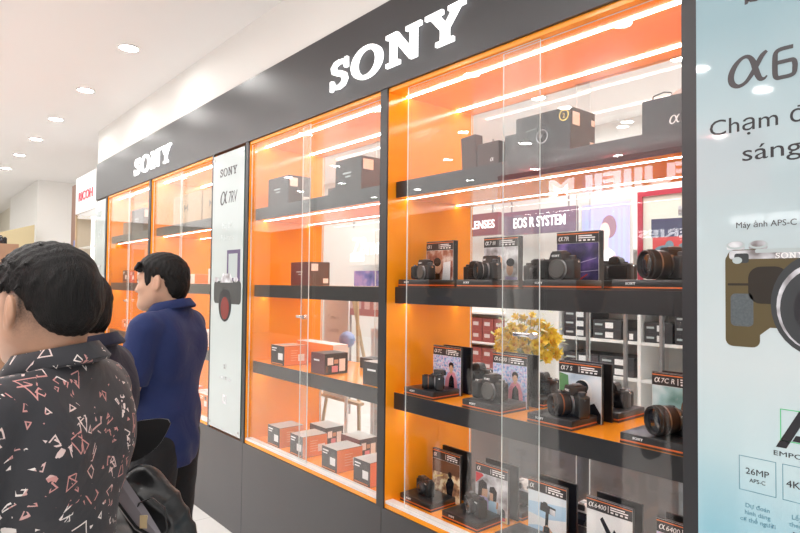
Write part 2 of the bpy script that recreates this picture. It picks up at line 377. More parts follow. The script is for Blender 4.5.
text('EMPOWER', -.556, 1.184-Z0, -.0002, .0165, INK, pt, width=.12)
b = MB(); BLUI = mat('blue_ink', (.10, .28, .38), .4)
for x in (-.637, -.537, -.437): frame2d(b, x, x+.086, 1.078, 1.166, .0013, BLUI)
b.build('spec_frames', pt, 0)
text('26MP', -.594, 1.122-Z0, -.0002, .022, INK, pt, align='c', bold=0, width=.054); text('APS-C', -.594, 1.102-Z0, -.0002, .014, INK, pt, align='c')
text('4K120', -.494, 1.112-Z0, -.0002, .024, INK, pt, align='c', bold=0, width=.07)
for i, l in enumerate(('Dự đoán', 'hình dáng', 'cơ thể người')): text(l, -.594, 1.036-.018*i-Z0, -.0002, .0155, BLUI, pt, align='c')
for i, l in enumerate(('Lấy nét', 'theo mắt')): text(l, -.494, 1.036-.018*i-Z0, -.0002, .0155, BLUI, pt, align='c')
text('759', -.494, .985-Z0, -.0002, .03, INK, pt, align='c', bold=0)
# white panel between the cabinets
p1 = thing('advertising_panel', 'narrow white printed glass panel with dark camera print, between two orange cabinets', 'advertising panel', (0, -.012, Z0))
bx('panel', -4.049, -3.561, .0001, .0118, 0, Z1-Z0, PALE, p1, faces={'r': mat('green_glass_edge', (.05, .16, .14), .2)})
logo(.055, -3.935, 2.315-Z0, -.0003, GINK, p1, width=.27)
b = MB(); alpha(b, -3.92, 2.125-Z0, .09, -.0002, GINK); b.build('alpha_mark', p1, 0, fixn=False)
text('7RV', -3.79, 2.13-Z0, -.0002, .11, GINK, p1, shear=.2, width=.13)
text('Máy ảnh', -3.80, 1.965-Z0, -.0002, .05, mat('pale_ink', (.60, .66, .66), .3), p1, align='c')
text('Full-frame', -3.80, 1.885-Z0, -.0002, .05, MATS['pale_ink'], p1, align='c')
b = MB(); PUR = mat('print_purple', (.13, .10, .20), .2)
b.flat([(-3.80, 1.49-Z0), (-3.60, 1.49-Z0), (-3.60, 1.815-Z0), (-3.80, 1.815-Z0)], -.0003, PUR)
b.flat([(-3.775, 1.63-Z0), (-3.64, 1.63-Z0), (-3.64, 1.79-Z0), (-3.775, 1.79-Z0)], -.0005, LG)
b.flat([(x, z-Z0) for x, z in RR(-4.00, -3.58, 1.46, 1.61, .03)], -.0007, GR3); b.flat([(x, z-Z0) for x, z in [(-3.90, 1.60), (-3.86, 1.66), (-3.74, 1.66), (-3.70, 1.60)]], -.0008, GR2)
b.flat([(x, z-Z0) for x, z in ell(-3.82, 1.45, .10, .11, 24)], -.0009, INK); b.flat([(x, z-Z0) for x, z in ell(-3.82, 1.43, .065, .075, 24)], -.0011, mat('print_dark_red', (.22, .03, .03), .2))
for q in (-3.96, -3.66): b.flat([(x, z-Z0) for x, z in ell(q, 1.62, .035, .018)], -.001, GR2)
b.build('printed_camera', p1, 0, fixn=False)
text('α7', -3.80, 1.03-Z0, -.0002, .05, GR2, p1, align='c'); text('61MP  8K  AI', -3.80, .955-Z0, -.0002, .035, GR2, p1, align='c')
b = MB(); b.box(-3.83, -3.77, -.0006, -.0001, .80-Z0, .86-Z0, GR2); b.box(-3.815, -3.785, -.0008, -.0006, .815-Z0, .845-Z0, PALE); b.build('printed_icon', p1, 0)
for x in (-4.03, -3.58):
    for z in (.03, Z1-Z0-.03): MB().cyl((x, 0, z), (x, -.006, z), .009, CHROME).build('standoff_screw', p1)
p0 = thing('advertising_panel', 'pale printed glass panel at the far left end of the display wall', 'advertising panel', (0, -.012, Z0))
bx('panel', -7.25, -6.842, .0001, .0118, 0, Z1-Z0, PALE, p0)
logo(.05, -7.17, 2.30-Z0, -.0003, LG, p0, width=.22); text('α9', -7.05, 2.08-Z0, -.0002, .11, LG, p0, align='c'); text('Full-frame', -7.05, 1.75-Z0, -.0002, .05, GR2, p0, align='c')
# ================================================================ CAMERAS, STANDS, CARDS
LENSG = mat('lens_glass', (.01, .012, .02), .03, spec=.8, coat=1)
BRONZE = mat('bronze_ring', (.35, .14, .06), .35, metal=.6)
BODYM = mat('camera_body', (.022, .022, .023), .42, bump=.15, bscale=500)
CAPM = mat('body_cap_grey', (.10, .095, .09), .4)
SILV = mat('grey_metal', (.35, .35, .36), .35, metal=.8)
def camera(label, loc, rz=0, lens='long', s=1.0, group='cameras on the display stands', kind='slr', body=None, name=None):
    bodym = body or BODYM
    compact = kind == 'compact'
    t = thing(name or ('compact_camera' if compact else 'mirrorless_camera'), label, 'camera', loc, rz, group); t.scale = (s, s, s)
    if compact:
        MB().box(-.052, .052, -.016, .016, 0, .058, bodym, .005).build('body', t)
        MB().box(-.05, -.034, -.022, -.012, .006, .05, RUB, .004).build('grip', t)
        ax = (.006, -.016, .029)
        l = MB().lathe([(.024, 0), (.024, .006), (.021, .007), (.021, .018), (.017, .019), (.016, .016)], ax, (0, -1, 0), SILV if lens == 'silver' else DGREY).build('lens', t)
        MB().lathe([(.0155, .0), (.012, .003), (0.001, .004)], (.006, -.031, .029), (0, -1, 0), LENSG).build('front_glass', l)
        b = MB(); b.cyl((-.034, 0, .057), (-.034, 0, .061), .007, SILV); b.cyl((.036, .002, .057), (.036, .002, .064), .009, DGREY); b.build('dial', t)
        MB().box(-.012, .012, -.012, .006, .058, .061, DGREY, .001).build('flash_cover', t)
        logo(.004, .022, .046, -.0165, WINK, t)
        return t
    MB().box(-.064, .064, -.018, .020, 0, .067, bodym, .007, 3).build('body', t)
    MB().box(-.066, -.034, -.044, -.008, .002, .064, RUB, .011, 3).build('grip', t)
    if kind == 'slr':
        b = MB(); b.prism([(-.027, .064), (-.020, .084), (-.013, .091), (.013, .091), (.020, .084), (.027, .064)], -.026, .022, bodym)
        hp = b.build('viewfinder_hump', t, .4)
        MB().box(-.011, .011, -.006, .018, .0905, .0945, SILV, .001).build('hot_shoe', hp)
        MB().box(-.018, .018, .022, .032, .066, .088, RUB, .004).build('eyecup', hp)
        logo(.0065, -.0155, .073, -.0265, WINK, t)
    else:
        MB().box(.035, .06, .0, .028, .06, .071, RUB, .003).build('eyecup', t); logo(.006, .012, .054, -.0187, WINK, t)
    b = MB(); b.cyl((.046, .0, .066), (.046, .0, .076), .012, DGREY, n=20); b.cyl((.046, 0, .076), (.046, 0, .0775), .010, SILV, n=20); b.build('mode_dial', t)
    b = MB(); b.cyl((-.050, -.028, .062), (-.050, -.028, .0685), .007, CHROME); b.cyl((-.038, .004, .066), (-.038, .004, .073), .009, DGREY); b.build('shutter_button', t)
    MB().box(-.05, .03, .0195, .024, .006, .056, mat('rear_screen', (.01, .01, .012), .15), .001).build('rear_screen', t)
    for sx in (-.064, .064): MB().cyl((sx*.98, 0, .057), (sx*1.07, 0, .057), .004, CHROME, n=10).build('strap_lug', t)
    ax = (.004, -.018, .043 if lens == 'big' else .034)
    MB().lathe([(.034, -.004), (.034, .004), (.031, .006)], ax, (0, -1, 0), SILV).build('lens_mount', t)
    if lens == 'cap':
        MB().lathe([(.031, .004), (.031, .011), (.029, .013), (.024, .013), (.023, .0115), (.001, .0115)], ax, (0, -1, 0), CAPM).build('body_cap', t)
    else:
        L = {'long': .062, 'mid': .045, 'big': .070}[lens]; r = {'long': .033, 'mid': .031, 'big': .040}[lens]
        pr = [(.030, .004), (r-.002, .008), (r-.002, L*.2), (r, L*.22), (r, L*.5), (r-.0015, L*.51), (r-.0015, L*.56), (r+.001, L*.58), (r+.001, L*.86), (r-.001, L*.88), (r-.001, L), (r-.005, L), (r-.007, L-.008)]
        l = MB().lathe(pr, ax, (0, -1, 0), DARK, 36, cap1=False).build('lens', t)
        MB().lathe([(r-.007, L-.009), (r*.5, L-.006), (.001, L-.005)], ax, (0, -1, 0), LENSG, 30).build('front_glass', l)
        MB().lathe([(r+.0006, L*.505), (r+.0006, L*.565)], ax, (0, -1, 0), BRONZE if lens == 'long' else SILV, 36).build('accent_ring', l)
        b = MB()
        for k in range(40):
            a = 2*PI*k/40; c, q = math.cos(a), math.sin(a)
            b.box(-.001, .001, -.018-L*.84, -.018-L*.6, r, r+.0018, RUB)
            bmesh.ops.transform(b.bm, matrix=Matrix.Translation((.004, 0, ax[2])) @ Matrix.Rotation(a, 4, 'Y'), verts=b.bm.verts[-8:])
        b.build('grip_ring', l, 0)
    return t
def stand(label, x0, x1, z, y0=.055, y1=.212, rz=0, h=.034, group='black display stands for the cameras'):
    w, d = x1-x0, y1-y0
    cx, cy = (x0+x1)/2, (y0+y1)/2
    t = thing('display_stand', label, 'display stand', (cx, cy, z), rz, group)
    MB().box(-w/2, w/2, -d/2, d/2, .0115, h, mat('stand_black', (.03, .03, .032), .3), .003).build('top_block', t)
    bx('stripe', -w/2+.001, w/2-.001, -d/2+.001, d/2-.001, .0075, .0118, mat('stand_orange', (.75, .16, .03), .35), t)
    bx('foot_plate', -w/2, w/2, -d/2, d/2, .0004, .0075, mat('stand_base', (.05, .03, .025), .35), t)
    logo(.0075, -w/2+w*.2, .0185, -d/2-.0003, WINK, t, width=.034)
    return t
# --- printed pictures: (material, outline) lists in a unit square
def C(n, c, **k): return mat('print_'+n, c, .25, **k)
def dotmat():
    m = mat('print_dots', (.5, .55, .7), .25); nt = m.node_tree; b = nt.nodes['Principled BSDF']; tc = nt.nodes.new('ShaderNodeTexCoord'); v = nt.nodes.new('ShaderNodeTexVoronoi'); v.inputs['Scale'].default_value = 130
    cr = nt.nodes.new('ShaderNodeValToRGB'); nt.links.new(tc.outputs['Object'], v.inputs['Vector']); nt.links.new(v.outputs['Color'], cr.inputs[0]); nt.links.new(cr.outputs[0], b.inputs['Base Color'])
    e = cr.color_ramp.elements; e[0].color = (.10, .22, .5, 1); e[1].color = (.8, .85, .95, 1)
    for p, c in ((.3, (.30, .45, .75, 1)), (.5, (.62, .5, .75, 1)), (.65, (.75, .6, .72, 1)), (.8, (.45, .65, .85, 1))): q = e.new(p); q.color = c
    return m
DOTS = dotmat()
def blurmat(name, stops, scale=14, detail=2):
    m = mat('print_'+name, (.5, .5, .5), .25); nt = m.node_tree; b = nt.nodes['Principled BSDF']; tc = nt.nodes.new('ShaderNodeTexCoord'); v = nt.nodes.new('ShaderNodeTexNoise'); v.inputs['Scale'].default_value = scale; v.inputs['Detail'].default_value = detail
    cr = nt.nodes.new('ShaderNodeValToRGB'); nt.links.new(tc.outputs['Object'], v.inputs['Vector']); nt.links.new(v.outputs['Fac'], cr.inputs[0]); nt.links.new(cr.outputs[0], b.inputs['Base Color'])
    e = cr.color_ramp.elements; e[0].position, e[1].position = stops[0][0], stops[-1][0]; e[0].color = (*stops[0][1], 1); e[1].color = (*stops[-1][1], 1)
    for p, c in stops[1:-1]: q = e.new(p); q.color = (*c, 1)
    return m
SQ = [(0, 0), (1, 0), (1, 1), (0, 1)]
SKIN2 = C('skin', (.62, .38, .26)); HAIRP = C('hair', (.03, .02, .02)); PINK = C('pink', (.75, .30, .38)); WHT = C('white', (.85, .87, .9)); BLKP = C('black', (.015, .015, .02)); BLU = C('sky', (.45, .66, .85)); REDP = C('red', (.6, .05, .06)); LAV = C('lavender', (.45, .40, .65)); YEL = C('straw', (.75, .55, .2)); GRYP = C('grey', (.55, .57, .62)); BRNP = C('brown', (.16, .08, .05)); GRNP = C('green', (.12, .28, .12))
def pic(kind):
    if kind == 'woman': return [(DOTS, SQ), (PINK, [(.42, .0), (.90, .0), (.88, .35), (.80, .56), (.66, .62), (.54, .54), (.46, .35)]), (BLKP, [(.55, 0), (.80, 0), (.76, .42), (.68, .52), (.60, .42)]), (SKIN2, ell(.67, .70, .08, .11)), (HAIRP, ell(.67, .76, .09, .09)), (SKIN2, ell(.67, .69, .06, .08)), (SKIN2, [(.63, .55), (.71, .55), (.70, .62), (.64, .62)])]
    if kind == 'hat': return [(blurmat('cold', [(.3, (.40, .52, .66)), (.5, (.70, .78, .86)), (.7, (.85, .88, .92))], 9), SQ), (GRNP, [(0, .5), (.25, .55), (.22, .95), (0, 1)]), (WHT, ell(.58, .62, .22, .28)), (BLKP, ell(.55, .74, .16, .14)), (SKIN2, ell(.55, .58, .12, .15)), (BLKP, [(.62, 0), (1, 0), (1, .2), (.85, .42), (.7, .35)]), (BLKP, [(.4, .52), (.52, .56), (.52, .62), (.4, .6)])]
    if kind == 'portrait': return [(blurmat('teal', [(.3, (.10, .25, .22)), (.5, (.35, .55, .58)), (.7, (.75, .85, .88))], 11), SQ), (BRNP, ell(.78, .62, .24, .26)), (SKIN2, ell(.74, .48, .15, .22)), (BRNP, [(.55, .0), (1, 0), (1, .3), (.8, .38), (.62, .28)]), (BRNP, [(.6, .6), (.95, .56), (1, .85), (.7, .9)])]
    if kind == 'gimbal': return [(BLU, SQ), (WHT, [(0, .2), (.3, .28), (.6, .20), (1, .30), (1, .55), (.5, .45), (0, .5)]), (C('pale', (.75, .82, .88)), [(0, .75), (1, .85), (1, 1), (0, 1)]), (BLKP, [(.32, .62), (.72, .58), (.74, .74), (.34, .80)]), (GR2, [(.58, .60), (.72, .58), (.73, .70), (.59, .72)]), (BLKP, ell(.46, .78, .07, .05)), (BLKP, [(.46, .3), (.54, .3), (.56, .62), (.48, .62)]), (SKIN2, [(.38, .08), (.62, .02), (.66, .22), (.52, .34), (.42, .28)]), (BLKP, [(.42, .12), (.60, .10), (.58, .3), (.44, .3)]), (BLKP, ell(.98, .18, .14, .10))]
    if kind == 'tilt': return [(C('offwhite', (.80, .82, .84)), SQ), (BLKP, [(.36, .0), (.86, .0), (.84, .40), (.64, .62), (.44, .40)]), (BLKP, [(.30, .86), (.36, .92), (.60, .58), (.50, .52)]), (GR3, ell(.66, .42, .15, .16)), (GR2, ell(.68, .40, .08, .09)), (BLKP, [(.48, .44), (.62, .74), (.76, .58), (.66, .40)]), (WHT, ell(.54, .25, .05, .06))]
    if kind == 'kids': return [(GRYP, SQ), (REDP, [(0, .74), (.26, .96), (.2, 1), (0, 1)]), (LAV, [(.08, .1), (.44, .1), (.42, .40), (.30, .50), (.12, .46)]), (BLU, [(.42, .1), (.70, .14), (.64, .40), (.50, .46), (.42, .36)]), (SKIN2, [(.20, .46), (.38, .46), (.40, .62), (.34, .72), (.22, .70)]), (HAIRP, [(.08, .44), (.20, .46), (.22, .64), (.38, .66), (.36, .80), (.22, .86), (.10, .78)]), (SKIN2, [(.46, .42), (.60, .42), (.61, .56), (.57, .64), (.47, .62)]), (HAIRP, [(.57, .42), (.67, .44), (.69, .66), (.60, .77), (.47, .74), (.45, .61), (.57, .60)]), (SKIN2, [(.66, .26), (.72, .28), (.74, .42), (.69, .44)]), (YEL, [(0, 0), (1, 0), (1, .14), (0, .12)]), (BLKP, [(.78, .10), (.96, .12), (.93, .30), (.82, .34)]), (REDP, [(.84, .04), (.97, .05), (.95, .12), (.85, .12)])]
    if kind == 'market': return [(blurmat('gold', [(.3, (.18, .09, .06)), (.48, (.45, .25, .14)), (.56, (.85, .70, .42)), (.7, (.92, .85, .7))], 26), SQ), (BRNP, [(0, .66), (1, .70), (1, 1), (0, 1)]), (BLKP, [(.56, .1), (.72, .08), (.80, .5), (.70, .62), (.58, .58), (.5, .4)]), (HAIRP, ell(.65, .68, .07, .08)), (YEL, [(.1, .5), (.4, .6), (.42, .64), (.1, .56)])]
    if kind == 'night': return [(blurmat('night', [(.35, (.02, .02, .05)), (.5, (.05, .04, .14)), (.62, (.16, .10, .34)), (.75, (.35, .35, .75))], 12), SQ), (LAV, [(.42, .52), (.95, .66), (.95, .675), (.42, .54)]), (LAV, [(.5, .35), (1, .40), (1, .41), (.5, .37)]), (REDP, [(.52, .15), (.75, .3), (.74, .33), (.50, .18)]), (BLKP, [(0, 0), (.4, 0), (.36, .5), (.1, .6), (0, .6)])]
    if kind == 'collage': return [(blurmat('grey', [(.35, (.20, .18, .18)), (.5, (.5, .5, .54)), (.65, (.8, .82, .85))], 18), SQ), (BRNP, ell(.30, .62, .18, .2)), (SKIN2, ell(.45, .60, .13, .20)), (BLKP, [(.1, .2), (.35, .2), (.4, .48), (.12, .5)]), (SKIN2, ell(.78, .45, .1, .16)), (BLKP, ell(.80, .62, .12, .10)), (LAV, [(.6, 0), (1, 0), (1, .25), (.66, .28)])]
    if kind == 'brown': return [(blurmat('brown2', [(.35, (.22, .07, .05)), (.5, (.42, .18, .12)), (.65, (.75, .62, .55))], 20), SQ), (SKIN2, ell(.45, .55, .13, .18)), (HAIRP, ell(.42, .68, .14, .12)), (WHT, [(.6, .1), (.9, .12), (.92, .7), (.66, .66)]), (BLKP, [(.2, 0), (.55, 0), (.52, .36), (.28, .36)])]
def card(label, x0, z, y, w, h, kind, title, back=False, group='printed display cards behind the cameras', th=.012, small='ICONS'):
    t = thing('display_card', label, 'display card', (x0+w/2, y, z), PI if back else 0, group)
    MB().box(-w/2, w/2, 0, th, .0004, h, mat('card_black', (.012, .012, .013), .3), .0015, 1, {'f': PAPER}).build('board', t, 0)
    b = MB(); hh = h*.20
    b.flat([(-w/2+.002, h-hh), (w/2-.002, h-hh), (w/2-.002, h-.002), (-w/2+.002, h-.002)], -.0006, mat('card_header', (.03, .027, .03), .3))
    b.flat([(-w/2+.002, h-.010), (w/2-.002, h-.010), (w/2-.002, h-.007), (-w/2+.002, h-.007)], -.0010, OINK)
    b.build('header', t, 0, fixn=False)
    b = MB(); pw, ph = w-.006, h-hh-.004
    for i, (m, pts) in enumerate(pic(kind)):
        b.flat([(-pw/2+u*pw, .003+min(max(v, 0), 1)*ph) for u, v in [(min(max(u, 0), 1), v) for u, v in pts]], -.0006-.0003*i, m)
    b.build('picture', t, 0, fixn=False)
    ti = h*.10
    bb = MB(); alpha(bb, -w/2+w*.06, h-hh+h*.045, ti*.75, -.0011, WINK, .0003); bb.build('alpha_mark', t, 0, fixn=False)
    if title: text(title, -w/2+w*.06+ti*1.05, h-hh+h*.045, -.0011, ti*1.05, WINK, t, shear=.15, depth=.0001)
    b = MB(); xr = w*.02
    b.box(-.001+xr-.006, xr-.005, -.0012, -.0008, h-hh+h*.03, h-h*.07, WINK)
    for k, (q, zf) in enumerate(((.86, .125), (.70, .09))): b.box(xr+.002, xr+.002+(w/2-xr-.008)*q, -.0012, -.0008, h-h*zf, h-h*zf+h*.018, WINK)
    for k in range(4): b.box(xr+.003+k*w*.1, xr+.003+k*w*.1+w*.06, -.0012, -.0008, h-hh+h*.03, h-hh+h*.055, WINK)
    b.build('print_lines', t, 0)
    return t
S2, S3, SB = SH[1], SH[2], Z0
nm = ['leftmost', 'second from the left', 'third from the left', 'rightmost']
shn = {S2: 'second shelf', S3: 'third shelf', SB: 'cabinet floor'}
# --- shelf two (eye level)
for i, (a, c) in enumerate(((-2.105, -1.90), (-1.735, -1.54), (-1.385, -1.17), (-1.04, -.80))):
    stand(f'black stand with orange stripe on the second shelf, {nm[i]} in front', a, c, S2)
camera('black camera without lens before the brown card, second shelf, beside the orange side wall', (-2.0, .125, S2+.034), -.25, 'cap', .98)
camera('black camera with lens turned left before the grey collage card, second shelf', (-1.61, .125, S2+.034), -.5, 'mid', 1.05)
camera('black camera with grey body cap before the dark night-city card, second shelf', (-1.28, .125, S2+.034), -.05, 'cap', 1.12)
camera('black camera with large lens on the second shelf, beside the black post', (-.895, .165, S2+.0345), -.55, 'big', 1.12)
card('display card with brown picture behind the leftmost camera of the second shelf', -2.093, S2, .2165, .18, .214, 'brown', '1', th=.03)
card('display card with grey collage of people on the second shelf', -1.732, S2, .2165, .186, .214, 'collage', '7 III', th=.03)
card('display card with dark purple night picture, tallest-looking on the second shelf', -1.364, S2, .2165, .182, .214, 'night', '7R', th=.03)
for i, (a, l) in enumerate(((-2.093, 'leftmost'), (-1.732, 'middle'), (-1.364, 'rightmost'))):
    stand(f'rear-facing black display stand on the second shelf, {l} of three', a, a+.19, S2, .31, .50, PI, group='rear-facing display stands')
    camera(f'small black camera facing the rear of the second shelf, {l} of three', (a+.13, .42, S2+.034), PI+.1, 'cap', 1.0, 'cameras facing the rear')
# --- shelf three
for i, (a, c) in enumerate(((-2.057, -1.866), (-1.698, -1.50), (-1.374, -1.187), (-1.011, -.80))):
    stand(f'black stand with orange stripe on the third shelf, {nm[i]} in front', a, c, S3)
camera('black camera with zoom lens pointing left, third shelf by the orange wall', (-1.915, .135, S3+.034), -.75, 'long', .92)
camera('black camera with grey body cap before the second woman-in-pink card, third shelf', (-1.603, .13, S3+.034), -.12, 'cap', 1.12)
camera('black camera with wide-mouthed lens before the fur-hat card, third shelf', (-1.24, .155, S3+.0345), -.55, 'long', 1.15)
camera('black camera with the largest lens, third shelf, beside the black post', (-.875, .165, S3+.0345), -.5, 'big', 1.1, kind='flat')
cx3 = (-2.04, -1.678, -1.352, -.99)
for i, (k, ti, l) in enumerate((('woman', '7C', 'display card of a woman in pink by the orange wall, third shelf'), ('woman', '6700', 'second display card of a woman in pink, middle left of the third shelf'), ('hat', '7 S', 'display card of a person in a dark fur hat, third shelf'), ('portrait', '7C R', 'display card with brown-haired man on teal, third shelf by the black post'))):
    card(l, cx3[i], S3, .2165, .18, .212, k, ti)
    card(f'rear-facing black card on the third shelf, {nm[i]} of four', cx3[i]+.004, S3, .29, .178, .21, ('hat', 'gimbal', 'collage', 'woman')[i], '7', True, 'cards facing the rear')
    if i < 3:
        stand(f'rear-facing black display stand on the third shelf, {nm[i]}', cx3[i]+.005, cx3[i]+.195, S3, .30, .49, PI, group='rear-facing display stands')
        camera(f'small black camera facing the rear of the third shelf, {nm[i]}', (cx3[i]+.115, .40, S3+.034), PI+.15, 'cap', 1.0, 'cameras facing the rear')
# --- cabinet floor
for i, (a, c) in enumerate(((-2.112, -1.908), (-1.84, -1.64), (-1.55, -1.345), (-1.27, -1.07), (-1.0, -.80))):
    stand(f'black display stand on the cabinet floor, {("first","second","third","fourth","fifth")[i]} from the orange side wall', a, c, SB, .085, .236)
camera('compact black camera before the golden market card on the cabinet floor', (-2.025, .165, SB+.034), -.35, 'dark', 1.15, kind='compact')
camera('compact black camera before the children card on the cabinet floor', (-1.72, .165, SB+.034), -.35, 'dark', 1.25, kind='compact')
cxb = (-2.064, -1.793, -1.512, -1.249, -.988)
for i, (k, ti, l) in enumerate((('market', '', 'display card of a golden market scene, cabinet floor by the orange wall'), ('kids', '', 'display card of two children on grey, cabinet floor'), ('gimbal', '', 'display card of a camera on a hand grip against blue sky, cabinet floor'), ('tilt', '6400', 'display card of a tilted black camera on white, cabinet floor'), ('woman', '6400', 'display card at the right end of the cabinet floor, cut off by the black post'))):
    card(l, cxb[i], SB, .2405, .18, .222, k, ti)
    card(f'rear-facing black card on the cabinet floor, {("first","second","third","fourth","fifth")[i]} from the orange wall', cxb[i]+.003, SB, .313, .178, .224, ('gimbal', 'woman', 'kids', 'gimbal', 'hat')[i], '6400', True, 'cards facing the rear')
    if i < 4: stand(f'rear-facing grey-black stand on the cabinet floor, {("first","second","third","fourth")[i]} from the orange wall', cxb[i]+.005, cxb[i]+.19, SB, .32, .49, PI, group='rear-facing display stands')
WBODY = mat('white_plastic', (.8, .8, .8), .35)
camera('white camera facing the rear behind the children card, cabinet floor', (-1.68, .41, SB+.034), PI+.1, 'cap', 1.1, 'cameras facing the rear', body=WBODY)
camera('white camera facing the rear behind the hand-grip card, cabinet floor', (-1.37, .41, SB+.034), PI+.1, 'cap', 1.0, 'cameras facing the rear', body=WBODY)
# ================================================================ BOXES
KRAFT = mat('kraft_card', (.52, .36, .20), .7, noise=.06, nscale=12); BOXK = mat('black_carton', (.022, .022, .024), .4); BOXG = mat('charcoal_carton', (.045, .045, .05), .42); BOXB = mat('dark_brown_carton', (.055, .025, .02), .45); BOXO = mat('orange_carton', (.85, .26, .06), .4); BOXM = mat('maroon_carton', (.12, .025, .03), .4)
def product_box(label, x0, x1, y0, y1, z0, z1, front, side=None, top=None, group='boxed goods in the cabinets', style='lens', rz=0, name='product_box', tilt=0):
    w, d, h = x1-x0, y1-y0, z1-z0
    t = thing(name, label, 'box', ((x0+x1)/2, y0, z0+.0005), rz, group); t.rotation_euler.x = tilt
    b = MB().box(-w/2, w/2, 0, d, 0, h, front, .0015, 1, {'r': side or front, 'u': top or front, 'b': side or front}); b.build('carton', t, 0)
    X = w/2
    if style == 'lens':
        b = MB(); b.box(w*.06, w*.40, -.0008, -.0002, h*.28, h*.62, WINK); b.build('white_sticker', t, 0)
        b = MB(); b.box(-w*.42, -w*.05, -.0007, -.0002, h*.82, h*.88, WINK); b.box(-w*.42, -w*.12, -.0007, -.0002, h*.70, h*.75, WINK); b.box(-w*.42, w*.4, -.0007, -.0002, h*.05, h*.09, BOXO); b.box(w*.12, w*.36, -.0007, -.0002, h*.68, h*.9, DGREY); b.build('print', t, 0)
        b = MB()
        for k in range(5): b.box(X+.0002, X+.0007, d*.3, d*(.55+.06*(k % 3)), h*(.25+.12*k), h*(.28+.12*k), mat('print_pale_orange', (.95, .55, .32), .4))
        b.box(X+.0002, X+.0008, d*.62, d*.9, h*.2, h*.55, WINK); b.build('side_print', t, 0)
        if top is not None and top is not front: MB().box(-w*.3, w*.2, d*.2, d*.7, h+.0002, h+.0007, LG).build('top_label', t, 0)
    elif style == 'kit':
        b = MB(); b.box(-w*.28, w*.12, -.0008, -.0002, h*.62, h*.70, WINK); b.build('print', t, 0)
        b = MB(); b.box(X+.0002, X+.0009, d*.12, d*.36, h*.45, h*.8, WINK); b.box(X+.0002, X+.0009, d*.62, d*.88, h*.12, h*.72, WINK); b.build('white_sticker', t, 0)
        b = MB(); b.box(X+.0002, X+.0007, d*.05, d*.14, h*.1, h*.4, BRNP); b.box(X+.0002, X+.0007, d*.3, d*.56, h*.1, h*.4, PINK); b.box(X+.0002, X+.0007, d*.4, d*.58, h*.5, h*.7, SKIN2); b.build('side_picture', t, 0)
    elif style == 'alpha':
        b = MB(); alpha(b, w*.12, h*.16, h*.16, -.0004, WINK, .0004); b.build('alpha_mark', t, 0, fixn=False)
    elif style == 'tag':
        b = MB(); b.box(X+.0002, X+.0009, d*.06, d*.4, h*.62, h*.92, WINK); b.box(X+.0002, X+.0009, d*.66, d*.92, h*.1, h*.3, WINK); b.build('white_sticker', t, 0)
        b = MB(); b.box(-w*.2, w*.12, -.0007, -.0002, h*.55, h*.6, LG); b.box(-w*.1, w*.1, -.0007, -.0002, h*.45, h*.49, LG); b.build('print', t, 0)
    elif style == 'camera':
        b = MB(); y = -.0005
        b.flat(RR(-w*.28, w*.16, h*.34, h*.62, .01), -.0004, GR3); b.flat([(-w*.12, h*.62), (-w*.08, h*.72), (w*.06, h*.72), (w*.10, h*.62)], -.0005, GR3); b.flat(ell(0, h*.44, h*.17, h*.17, 24), -.0008, GR2); b.flat(ell(0, h*.44, h*.14, h*.14, 24), -.0010, INK); b.flat(ell(-.005, h*.46, h*.05, h*.05, 16), -.0012, GR2)
        b.flat([(-w*.3, h*.635), (-w*.1, h*.665), (-w*.1, h*.655), (-w*.3, h*.62)], -.0012, LG); b.build('printed_camera', t, 0, fixn=False)
        g = mat('gold_foil', (.75, .55, .15), .3, metal=.6)
        s = MB().flat(ell(w*.39, h*.82, h*.13, h*.13, 28), -.0006, g).flat(ell(w*.39, h*.82, h*.105, h*.105, 28), -.0008, INK).build('round_badge', t, 0, fixn=False)
        text('2', w*.39, h*.76, -.0010, h*.15, g, s, align='c')
        b = MB(); b.box(X+.0002, X+.0009, d*.08, d*.36, h*.6, h*.9, WINK); b.box(X+.0002, X+.0009, d*.84, d*.97, h*.68, h*.82, WINK); b.box(X+.0002, X+.0009, d*.78, d*.95, h*.12, h*.3, WINK); b.build('white_sticker', t, 0)
    elif style == 'kraft':
        b = MB(); k = mat('kraft_print', (.10, .06, .035), .7); cx, cz = -w*.02, h*.52; q = h*.36
        b.prism([(cx-q*.6, cz+q*.3), (cx-q*.35, cz+q*.3), (cx-q*.2, cz+q*.08), (cx+q*.2, cz+q*.08), (cx+q*.35, cz+q*.3), (cx+q*.6, cz+q*.3), (cx+q*.45, cz), (cx+q*.6, cz-q*.3), (cx+q*.35, cz-q*.3), (cx+q*.2, cz-q*.08), (cx-q*.2, cz-q*.08), (cx-q*.35, cz-q*.3), (cx-q*.6, cz-q*.3), (cx-q*.45, cz)], -.0007, -.0002, k); b.build('printed_mark', t, 0)
        MB().box(w*.25, w*.28, -.0009, -.0002, 0, h, mat('clear_tape', (.60, .46, .30), .2)).build('tape', t, 0)
    return t
S1 = SH[0]
